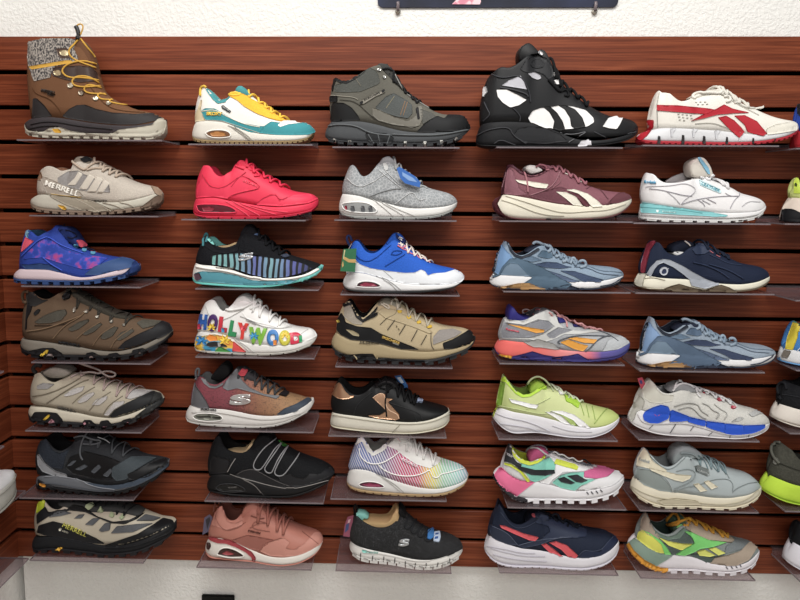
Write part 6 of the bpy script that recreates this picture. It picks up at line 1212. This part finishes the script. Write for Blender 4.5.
nb_ = m('172138', 'mesh')
shoe('c5r3', 'navy training shoe with maroon heel stripe and silver swoosh band', (625, 225, 5), 7,
 "50,285 62,302 100,316 170,322 250,325 330,328 400,328 480,330 560,330 630,322 680,300 712,270",
 "52,275 80,236 120,250 170,258 240,262 320,265 400,275 470,288 540,292 600,290 660,276 714,248",
 "84,170 105,110 130,78 160,74 180,85 195,115 220,138 255,148 290,140 320,112 350,85 385,78 410,95 440,125 480,145 520,160 560,180 610,190 660,198 695,215 710,235",
 (130, 345), nb_, m('dcd8c6', 'foam'), m('5b4d3d', 'rubber'), lining='0d1322', oh=5, nm='training_shoe',
 ub="76,238 120,248 170,256 240,260 320,263 400,272 470,284 540,288 600,286 660,272 713,246",
 slabel='clear acrylic shelf under the navy training shoe', shelf=(636, 774, 290),
 feats=[BL('tongue', m('141a2a', 'cloth'), "215,125 225,95 270,75 310,70 335,90 320,110 280,130 245,140", .018), BL('paper_stuffing', m('d3d3d3', 'cloth'), "226,140 228,118 262,122 285,125 280,145 250,148", .016, -.002), P('heel_stripe', m('7d2a3a', 'leather'), "80,232 84,180 112,95 130,76 160,76 148,90 128,120 112,180 102,232", 2), P('heel_cup', m('b8b4a6', 'rubber'), "50,288 78,234 112,236 98,262 90,300 70,300", 2),
  P('silver_band', m('9aa0aa', 'gloss'), "106,246 128,205 160,172 190,164 220,168 290,200 340,230 400,262 465,286 470,292 400,312 330,296 320,265 290,240 240,205 190,182 170,190 148,215 132,250", 3, 0), P('sole_wedge', m('5e5140', 'rubber'), "180,318 230,298 270,288 350,310 400,318 440,305 480,292 530,310 560,328 400,328 250,324", 3, 0), L(m('8d8573', 'foam'), 3, "100,262 140,256 200,270", 'midsole_rib'),
  P('round_emblem', m('b9bdc6', 'gloss'), "172,222 180,208 195,202 210,206 215,222 208,240 192,246 178,240", 3), P('emblem_core', m('2b3450', 'gloss'), "182,226 190,212 204,214 206,230 196,238 184,236", 4), L(m('c9ccd2', 'gloss'), 3, "172,232 195,215 218,212", 'emblem_stroke'), L(m('c9ccd2', 'gloss'), 3, "188,240 196,222 200,205", 'emblem_stroke'),
  L(m('27324c', 'mesh'), 7, "340,180 420,200 480,230 520,260", 'overlay_rib'), L(m('27324c', 'mesh'), 7, "420,190 520,220 590,262", 'overlay_rib'), P('eyestay', m('2b354c', 'leather'), "335,115 370,85 405,95 425,125 395,140 350,140", 2), L(m('3a4560', 'mesh'), 3, "420,140 470,165 520,190 580,195"), L(m('8a8fa0', 'leather'), 3, "84,185 95,150"),
  LO(m('b9b2ae', 'cloth'), 8, "300,78 315,85 325,98", -.01), LC(m('1b2335', 'cloth'), "418,120 455,140 490,155 525,170", 11), LO(m('b56a72', 'cloth'), 5, "405,110 425,125 440,135", -.014), LO(m('b56a72', 'cloth'), 5, "455,145 475,155", -.014), L(m('d9d4c0', 'foam'), 3, "110,312 200,318", 'sole_edge')])

nano((625, 300, 5), 20, 14, 'blue-grey training shoe with dark stripe below the navy training shoe', 'clear acrylic shelf under the lower blue-grey training shoe', (640, 764, 372), 9, 'c5r4', ('8c9aa9', '50637a', '35405a', '7a97bd'), 1.03)

shoe('c5r5', 'off-white runner with blue foam pods and small red pull tab', (620, 365, 5), 11,
 "42,255 52,275 75,305 130,325 190,342 250,348 300,352 380,352 450,360 520,366 580,366 640,358 690,335 725,312 738,280",
 "46,235 80,210 130,235 180,240 250,240 320,262 400,280 480,292 560,300 620,300 680,296 740,278",
 "90,160 108,110 130,80 150,62 172,75 190,110 215,135 250,142 285,130 320,118 350,105 390,118 430,130 480,150 530,170 580,185 630,200 680,212 715,232 735,258 740,276",
 (142, 335), m('c9c8c2', 'mesh'), m('dbdadb', 'foam'), m('d0cdcf', 'rubber'), lining='8d8e90', oh=4,
 ub="72,215 130,232 180,238 250,238 320,258 400,276 480,288 560,296 620,296 680,292 739,276",
 slabel='clear acrylic shelf under the off-white and blue runner', shelf=(639, 759, 438),
 feats=[TG(m('8f9294', 'cloth'), "225,120 245,95 290,78 340,90 375,115 330,118 280,128"), P('collar_pad', m('bdbbb0', 'leather'), "112,120 135,78 155,66 175,85 188,120 215,142 270,145 260,175 200,185 150,180 120,160", 1), P('heel_cup', m('b5b4ad', 'rubber'), "45,250 60,205 80,165 108,150 125,175 115,215 85,228 75,262 60,280", 1),
  P('foam_pod', m('1f4fc0', 'rubber'), "115,245 130,222 165,205 205,192 240,200 250,225 240,262 190,285 150,284 120,270", 3), P('foam_pod', m('1f4fc0', 'rubber'), "250,225 262,218 345,250 345,270 300,276 245,276", 3), P('foam_pod', m('1f4fc0', 'rubber'), "345,252 430,272 425,300 380,290 335,276", 3), P('foam_pod', m('1f4fc0', 'rubber'), "432,274 525,284 520,332 470,318 428,302", 3), P('foam_pod', m('1f4fc0', 'rubber'), "525,286 615,294 612,340 560,342 520,334", 3), P('foam_pod', m('1f4fc0', 'rubber'), "615,296 725,292 720,308 690,325 655,335 610,340", 3),
  L(m('c03a50', 'gloss'), 4, "155,236 180,246 200,260 215,264", 'logo_stroke'), L(m('c03a50', 'gloss'), 4, "165,256 190,248 205,238", 'logo_stroke'), L(m('c03a50', 'gloss'), 3, "180,262 195,256", 'logo_stroke'),
  L(m('a8a8a4', 'mesh'), 6, "270,200 330,180 390,190 400,220 440,245", 'ripple'), L(m('a8a8a4', 'mesh'), 5, "290,215 340,200 370,215 400,250 430,262", 'ripple'), L(m('a8a8a4', 'mesh'), 6, "410,185 440,195 460,220 500,235 480,260", 'ripple'), L(m('b2b2ae', 'mesh'), 5, "470,190 500,215 540,235 520,265", 'ripple'), P('toe_grey_patch', m('b4b5b4', 'mesh'), "640,240 690,215 715,235 660,255", 2), P('toe_grey_patch', m('a9aaa9', 'mesh'), "555,278 590,255 620,258 600,272", 2),  # two greyer mesh patches towards the toe
  L(m('55555a', 'rubber'), 3, "165,292 145,312", 'sole_slit'), L(m('55555a', 'rubber'), 4, "280,285 250,332", 'sole_slit'), L(m('55555a', 'rubber'), 3, "370,296 350,322", 'sole_slit'), L(m('55555a', 'rubber'), 3, "462,328 440,346", 'sole_slit'), L(m('55555a', 'rubber'), 3, "550,345 548,360", 'sole_slit'), L(m('55555a', 'rubber'), 3, "645,340 640,352", 'sole_slit'), L(m('c3c0c4', 'rubber'), 5, "90,240 110,280 160,290 250,285 330,285 420,310 520,340 620,348 720,315", 'midsole_rib'),
  ('tag', 'pull_tab', m('b9485a', 'cloth'), "88,62 112,56 130,95 120,118 104,110", -.002, [(m('3f3a70', 'gloss'), "96,72 108,70 114,86 104,90")]), LC(m('c9cacb', 'cloth'), "395,130 435,145 475,165 520,180 560,200", 11), LO(m('d5d5d6', 'cloth'), 11, "270,120 285,85 300,68 310,90 345,95 380,115 385,140 400,155", -.012), LO(m('d5d5d6', 'cloth'), 10, "330,90 300,92 275,110 265,125", -.004),
  P('lace_accent', m('b93a50', 'gloss'), "410,124 432,122 436,134 418,138", 4), P('lace_accent', m('b93a50', 'gloss'), "480,165 515,158 520,172 496,178", 4), P('lace_accent', m('b93a50', 'gloss'), "552,200 580,205 575,214 556,214", 4), LO(m('e2e2e2', 'cloth'), 8, "400,130 430,118 450,130 430,140", -.014), LO(m('e2e2e2', 'cloth'), 8, "480,160 500,148 525,160 570,185 585,205 560,210", -.014)])

pale = m('a3adaf', 'leather')
shoe('c5r6', 'pale blue-grey retro sneaker with cream stripes and cream sole', (620, 435, 5), 13,
 "55,270 65,298 95,330 150,356 210,372 270,372 340,372 420,380 500,384 560,380 610,365 655,335 690,300 696,265",
 "58,250 78,218 110,250 170,275 240,288 320,296 400,312 460,322 520,325 580,315 640,298 694,255",
 "80,160 95,110 112,80 125,62 140,80 165,115 195,148 230,168 265,165 300,135 330,105 360,98 400,110 450,125 500,145 540,165 590,178 640,190 670,210 688,235 695,254",
 (122, 345), pale, m('d6cfba', 'foam'), m('cfc6ae', 'rubber'), lining='74797a', oh=6, lugs=(10, 8, .6), nm='retro_sneaker',
 ub="76,222 110,246 170,270 240,284 320,292 400,308 460,318 520,321 580,311 640,294 693,252",
 slabel='clear acrylic shelf under the pale blue-grey retro sneaker', shelf=(640, 758, 512),
 feats=[BL('tongue', m('8b9496', 'leather'), "250,150 245,100 265,65 300,48 340,52 390,80 405,105 350,98 310,120 280,145", .02), P('heel_patch', m('d3ccb4', 'leather'), "84,160 90,120 112,84 125,70 140,95 170,140 230,178 232,190 170,178 110,162", 2), P('side_stripe', m('d3ccb4', 'leather'), "145,166 235,188 290,200 355,205 345,222 310,236 270,228 210,205 160,182", 3, 0), P('side_stripe', m('d3ccb4', 'leather'), "365,250 392,244 435,280 400,286", 3, 0), P('side_stripe', m('d3ccb4', 'leather'), "418,238 440,230 488,262 455,274", 3, 0),
  P('heel_counter', m('87918f', 'leather'), "78,218 84,170 150,180 200,205 240,245 262,290 200,284 120,255", 1), L(m('b9c0c0', 'leather'), 4, "150,175 215,205 250,245 264,292"), L(m('7f898a', 'leather'), 3, "125,72 160,118 200,160 240,178 280,160 320,118 350,108"), L(m('7f898a', 'leather'), 3, "280,185 340,170 380,190 360,235 270,270"), L(m('7f898a', 'leather'), 3, "270,290 320,262 380,258 460,225 540,222 565,250 560,285"), L(m('7f898a', 'leather'), 3, "560,290 580,270 640,245 690,240"), L(m('7f898a', 'leather'), 3, "520,160 530,195 545,222"),
  P('side_label', m('8b9291', 'metal'), "372,160 385,155 440,175 446,200 436,208 378,186", 3, 0), X('CLASSIC', m('c3c8c7', 'gloss'), 380, 178, 436, 198, 9, 0), X('Reebok', m('8b9297', 'gloss'), 94, 130, 146, 146, 17, .01), L(m('b5ad95', 'foam'), 4, "62,262 130,300 210,322 320,330 420,345 520,352 620,335 690,280", 'midsole_rib'), P('midsole_arch', m('bcb39a', 'foam'), "180,330 280,318 380,330 410,350 330,352 220,352", 2), L(m('3a3d40', 'leather'), 5, "350,124 355,128", 'eyelet'),
  LC(m('74878c', 'cloth'), "400,125 400,160 440,150 450,180 490,190 520,200", 8, .9), LO(m('8b979a', 'cloth'), 8, "300,95 330,92 370,100 400,130", -.006), LO(m('63777d', 'cloth'), 6, "390,105 410,120 430,150 440,180", -.018), LO(m('63777d', 'cloth'), 6, "430,120 455,145 470,170 490,190", -.018), LO(m('63777d', 'cloth'), 6, "470,130 495,155 510,180 528,195", -.018)])

shoe('c5r7', 'grey-green retro runner with amber laces and yellow and green panels', (620, 500, 5), 15,
 "40,240 55,270 100,320 160,355 215,366 270,368 340,368 420,378 500,384 560,378 610,362 650,335 675,300 686,260",
 "44,225 80,195 150,245 210,270 280,274 340,280 400,298 450,320 520,332 580,330 640,300 687,240",
 "100,160 106,110 125,72 140,60 152,90 165,130 190,158 225,178 260,175 290,150 315,120 345,100 400,125 450,145 500,162 550,178 600,190 650,200 672,215 685,238",
 (138, 328), m('7c8482', 'mesh'), m('dbd7dc', 'foam'), m('d5d1d6', 'rubber'), lining='22302c', oh=6, lugs=(11, 15, .55, .24), nm='retro_runner',
 ub="78,200 150,242 210,268 280,270 340,276 400,294 450,314 520,326 580,324 640,294 686,238",
 slabel='clear acrylic shelf under the grey-green and amber runner at the bottom', shelf=(641, 755, 576),
 feats=[BL('tongue', m('3f5a4a', 'cloth'), "255,165 252,115 275,85 305,72 325,95 318,125 290,155", .02), BL('tongue_flap', m('7fc46c', 'cloth'), "270,160 275,120 300,110 315,125 295,150", .012, -.012), P('heel_panel', m('9c8f80', 'suede'), "102,155 108,100 130,62 145,64 158,110 170,150 200,182 190,195 140,175", 2), P('collar_panel', m('5d6f64', 'leather'), "160,120 172,150 200,170 240,185 280,172 320,135 328,150 300,190 240,200 190,185 165,155", 2),
  P('heel_yellow', m('cfcf52', 'leather'), "84,196 95,160 115,150 170,185 205,222 222,265 180,262 140,240", 2), P('heel_green', m('74c765', 'leather'), "118,152 140,160 200,200 232,235 256,270 222,270 205,222 160,180", 3), P('yellow_stripe', m('d3d35c', 'leather'), "190,185 240,205 310,218 370,220 340,245 300,248 240,225", 3, 0), P('dark_mesh', m('4d5a56', 'mesh'), "200,205 240,225 320,248 300,270 262,270 235,240", 2), P('grey_mesh', m('4d5a56', 'mesh'), "300,160 320,150 355,185 370,215 310,215 240,200", 1), P('green_star', m('70c266', 'leather'), "320,155 345,158 385,175 440,200 530,215 460,235 400,242 360,262 320,275 275,270 330,235 370,215 360,190", 4, 0),
  P('vamp_stripe', m('cbcf62', 'leather'), "382,258 420,246 475,275 445,282 395,275", 4, 0), P('vamp_stripe', m('cbcf62', 'leather'), "440,242 475,236 525,265 490,275", 4, 0), P('dark_mesh', m('4d5a56', 'mesh'), "345,270 400,265 450,285 520,278 460,310 430,312 380,290", 2, 0), P('eyestay', m('a39482', 'suede'), "330,100 345,98 450,142 545,180 572,205 555,216 480,205 440,200 385,175 350,158 325,140", 3), P('toe_mudguard', m('a39484', 'suede'), "448,318 470,288 540,275 600,255 645,215 668,212 686,240 640,300 580,326 520,328", 3), P('toe_grey', m('72797b', 'mesh'), "570,190 640,195 655,212 610,248 520,268 530,230 560,215", 1),
  P('heel_foam', m('7a8f82', 'foam'), "34,222 70,188 140,240 200,268 270,272 230,300 170,335 120,305 80,270", 2, 0), P('heel_outsole', m('d08f22', 'rubber'), "28,228 50,216 72,252 125,300 200,338 240,346 238,378 160,372 90,335 40,280", 3, 0)]
 + [L(m('6d6b72', 'rubber'), 6, f"{x},{y} {x+10},{y+12}", 'sole_slot') for x, y in ((528, 332), (552, 330), (574, 326), (594, 320))]
 + [LO(m('b07c1c', 'cloth'), 14, "240,160 225,140 235,105 260,80 262,72 285,75 300,105 290,125 250,130 235,120", -.008), LC(m('b9841f', 'cloth'), "345,120 385,138 425,155 465,172 505,188 540,198", 15, .8), LO(m('b9841f', 'cloth'), 14, "250,125 300,110 330,95 355,90 345,120 320,130", -.014)])

# ---- the column cut by the right edge of the picture
Zr = (760, 0, 5)
def cut_shoe(key, label, slab, slot, y, up, mid, out, feats, shape, x0, col='2a2a2c', sh=None, nm='sneaker', **k):
    """a shoe of which only the heel end stands inside the picture; the rest is built out of frame"""
    bot, bite, top, op, ub = shape
    f = lambda q: ' '.join(f"{float(a.split(',')[0])+x0:.0f},{float(a.split(',')[1])+y*5:.0f}" for a in q.split())
    op = (op[0]+x0, op[1]+x0)
    shoe(key, label, Zr, slot, f(bot), f(bite), f(top), op, up, mid, out, lining=col, ub=f(ub), slabel=slab, shelf=sh,
         feats=[tuple(f(v) if isinstance(v, str) and ',' in v and ' ' in v else v for v in ft) for ft in feats], nm=nm, **k)
cut_shoe('c6r1', 'blue sneaker with red sole cut by the right edge, in the top row', 'clear acrylic shelf under the blue and red sneaker at the right edge', 3, 0, m('1d3f9a', 'mesh'), m('b3242e', 'foam'), m('a01f28', 'rubber'),
 [P('heel_panel', m('14161c', 'leather'), "190,560 188,520 205,500 215,530 205,580", 2)],
 ("166,690 176,712 220,728 300,732 400,735 500,735 600,730 700,715 760,690 785,660", "168,670 190,640 260,645 340,655 440,668 560,675 680,665 786,640",
  "185,580 190,520 205,505 225,530 260,570 320,580 380,540 440,520 500,560 600,600 700,620 780,636", (205, 400), "182,645 260,645 340,655 440,668 560,672 680,662 785,638"), 0, sh=(796, 930, 152))
cut_shoe('c6r2', 'pale neon and cream running shoe cut by the right edge, in the second row', 'clear acrylic shelf under the neon and cream running shoe at the right edge', 5, 0, m('c3cf7a', 'mesh'), m('cfc1b4', 'foam'), m('15161a', 'rubber'),
 [P('neon_heel', m('b9cf3c', 'mesh'), "172,940 172,900 185,880 230,878 260,960 170,960", 1), P('heel_vent', m('4d5c2a', 'rubber'), "176,920 180,908 188,914 186,930", 3), P('sole_rubber', m('111216', 'rubber'), "112,1045 125,1038 165,1040 200,1055 240,1075 300,1090 300,1110 120,1106", 3)],
 ("112,1045 118,1095 160,1106 260,1108 360,1110 480,1110 600,1105 700,1090 780,1050", "114,1042 158,975 230,985 300,1000 400,1015 520,1025 640,1015 782,1010",
  "160,940 168,890 180,880 200,884 240,930 300,945 360,905 420,885 500,920 600,965 700,990 780,1006", (185, 380), "156,980 230,985 300,998 400,1012 520,1020 640,1010 781,1006"), 0, col='9aa84a', sh=(785, 925, 223))
cut_shoe('c6r4', 'blue, yellow and white sneaker cut by the right edge', 'clear acrylic shelf under the blue and yellow sneaker at the right edge', 9, 0, m('3a78b8', 'mesh'), m('cfd1d3', 'foam'), m('5c94c8', 'rubber'),
 [P('yellow_heel', m('d0bd28', 'leather'), "128,1740 140,1680 170,1600 200,1602 190,1680 165,1745", 2), P('heel_logo_patch', m('6d665e', 'rubber'), "110,1775 125,1745 158,1750 140,1785", 4), P('collar_edge', m('4d9a8e', 'leather'), "166,1606 172,1594 210,1596 240,1610 236,1618", 3), L(m('dfe3e8', 'leather'), 4, "195,1650 215,1640 240,1645", 'logo_stroke'), L(m('dfe3e8', 'leather'), 4, "185,1750 215,1720 240,1715", 'logo_stroke')],
 ("100,1785 112,1808 160,1820 260,1830 360,1835 480,1835 600,1825 700,1800 780,1750", "102,1770 122,1738 200,1755 300,1765 400,1775 520,1780 640,1765 782,1720",
  "135,1700 160,1640 172,1596 192,1594 230,1640 290,1665 350,1620 410,1600 500,1640 600,1680 700,1700 780,1716", (180, 370), "118,1740 200,1755 300,1763 400,1772 520,1776 640,1760 781,1718"), 0, col='274a70', sh=(797, 925, 368))
cut_shoe('c6r5', 'black knit shoe with white sole cut by the right edge', 'clear acrylic shelf under the black shoe with white sole at the right edge', 11, 0, m('16171b', 'knit'), m('d6cfc6', 'foam'), m('c9c1b7', 'rubber'),
 [LO(m('1b1c20', 'cloth'), 14, "108,1990 92,1960 90,1930 110,1905 130,1915 132,1940", 0, 'pull_loop'), L(m('2d2e33', 'cloth'), 4, "112,1965 180,1975 260,1995"), L(m('a59c92', 'rubber'), 3, "70,2080 150,2105 260,2130", 'midsole_rib')],
 ("60,2065 66,2085 110,2110 180,2130 260,2142 380,2148 500,2145 600,2130 700,2100 760,2050", "62,2050 85,2022 150,2035 240,2050 340,2065 460,2075 580,2060 762,2015",
  "104,1960 112,1905 130,1902 150,1912 190,1925 250,1940 310,1900 370,1880 450,1910 560,1960 660,1990 758,2008", (128, 330), "92,2025 150,2034 240,2048 340,2062 460,2070 580,2055 760,2010"), 0, col='0c0c0e', sh=(790, 915, 437), nm='slip_on_shoe')
cut_shoe('c6r6', 'dark olive knit shoe with neon yellow sole cut by the right edge', 'clear acrylic shelf under the olive shoe with neon sole at the right edge', 13, 0, m('45453d', 'knit'), m('b4d62a', 'foam'), m('a9cc2a', 'rubber'),
 [LO(m('5d5d55', 'cloth'), 15, "98,2310 72,2280 58,2240 75,2208 105,2210", 0, 'pull_loop'), P('heel_clip', m('6b6b64', 'rubber'), "72,2290 90,2280 96,2295 86,2318 70,2312", 3), L(m('2f2f2a', 'cloth'), 4, "88,2305 150,2330 240,2360"), L(m('8fae22', 'rubber'), 3, "20,2440 90,2475 200,2505", 'midsole_rib')],
 ("5,2430 18,2455 70,2485 140,2510 220,2525 340,2535 460,2530 560,2510 660,2475 720,2420", "8,2415 42,2378 100,2400 200,2425 300,2445 420,2455 540,2440 722,2390",
  "55,2300 75,2230 92,2212 120,2218 160,2238 200,2300 260,2320 330,2270 400,2290 500,2330 600,2360 716,2382", (100, 290), "44,2384 100,2400 200,2424 300,2442 420,2450 540,2434 720,2386"), 0, col='2b2b26', sh=(785, 900, 515), nm='slip_on_shoe')
cut_shoe('c6r7', 'black shoe with thick white sole cut by the right edge, at the bottom', 'clear acrylic shelf under the black shoe with white sole at the lower right', 15, 0, m('101216', 'mesh'), m('d3d2da', 'foam'), m('c5c4cc', 'rubber'),
 [],
 ("124,2790 128,2805 150,2835 200,2862 260,2880 380,2892 500,2890 620,2872 720,2830 780,2770", "126,2760 160,2718 210,2750 280,2775 380,2795 500,2805 640,2780 782,2730",
  "158,2700 168,2640 190,2600 215,2620 240,2660 300,2690 360,2650 420,2620 520,2670 620,2700 720,2715 778,2722", (205, 380), "160,2722 210,2748 280,2772 380,2792 500,2800 640,2775 781,2726"), 0, col='08090b', sh=(800, 915, 585), nm='sneaker')
p0 = at(795, 292, -.1).x; acrylic_shelf(p0, p0+.27, 7, 'empty clear acrylic shelf at the right edge in the third row')

# ---- the side wall: a grey slipper-like sneaker on its own shelf
def side_shelf(ya, yb, z, label, depth=.104):
    root = bpy.data.objects.new('acrylic_shelf', None); COL.objects.link(root)
    root.location = (XC, (ya+yb)/2, z); root['label'] = label; root['category'] = 'shelf'; root['group'] = 'clear acrylic shoe shelves on the slatwall'
    L_ = (yb-ya)/2; prof = [(depth, 0), (.005, 0), (.005, .0152), (-.008, .0152), (-.008, .0127), (.002, .0127), (.002, -.003), (depth, -.003)]
    V = [Vector((x, s_*L_, zz)) for s_ in (-1, 1) for x, zz in prof]; n = len(prof)
    o = link_mesh('tray', V, [tuple(range(n)), tuple(range(2*n-1, n-1, -1))]+[(i, (i+1) % n, n+(i+1) % n, n+i) for i in range(n)], ACR, root, smooth=False); fix_normals(o)
    A = Acc(); e = .0012; A.add(box(depth, depth+e, -L_, L_, -.003, 0)); A.add(box(.002, depth, L_, L_+e, -.003, 0)); A.add(box(.002, depth, -L_-e, -L_, -.003, 0))
    link_mesh('polished_edge', A.V, A.F, ACR_EDGE, root, smooth=False)

side_shelf(-.325, -.075, shelf_z(13), 'clear acrylic shelf on the left side wall under the white and grey sneaker', .072)
side_shelf(-.335, -.088, shelf_z(15), 'lowest clear acrylic shelf on the left side wall, empty', .079)
side_shelf(-.425, -.176, shelf_z(9), 'clear acrylic shelf just showing at the left edge, higher of the two small tips', .104)
side_shelf(-.437, -.188, shelf_z(11), 'clear acrylic shelf just showing at the left edge, lower of the two small tips', .104)
so, ro = build_shoe('sneaker', 'white sneaker toe with light grey rubber sole at the left edge of the picture', 'shoe', GROUP, (320, 365, 5), 11,
 "52,285 60,303 110,315 200,326 300,334 400,340 470,340 530,332 590,318 630,298 648,268",
 "50,208 100,210 180,214 270,222 350,230 430,235 500,234 560,228 610,215 648,200",
 "64,110 72,90 90,70 105,72 125,100 150,128 185,138 220,128 250,102 280,72 310,52 350,60 390,85 440,115 490,135 540,150 590,165 625,180 642,190 647,205",
 (78, 278), m('e4e4e6', 'leather'), m('b3b1aa', 'rubber'), m('8f8d86', 'rubber'), lining='c9c9c9', oh=9, yc=-.057, ws=.84,
 feats=[L(m('9b9992', 'rubber'), 4, "60,225 180,232 350,248 500,252 640,220", 'foxing_line'), LC(m('dededf', 'cloth'), "300,90 335,120 378,145 415,160 450,170", 11), TG(m('d9d9dc', 'leather'), "262,95 285,68 320,48 360,52 400,85 350,95 300,100")])
ro.rotation_euler.z = math.pi/2
ro.location = (XC+.046, -.088-(so.X1-so.X0)/2, shelf_z(13)+.0006)
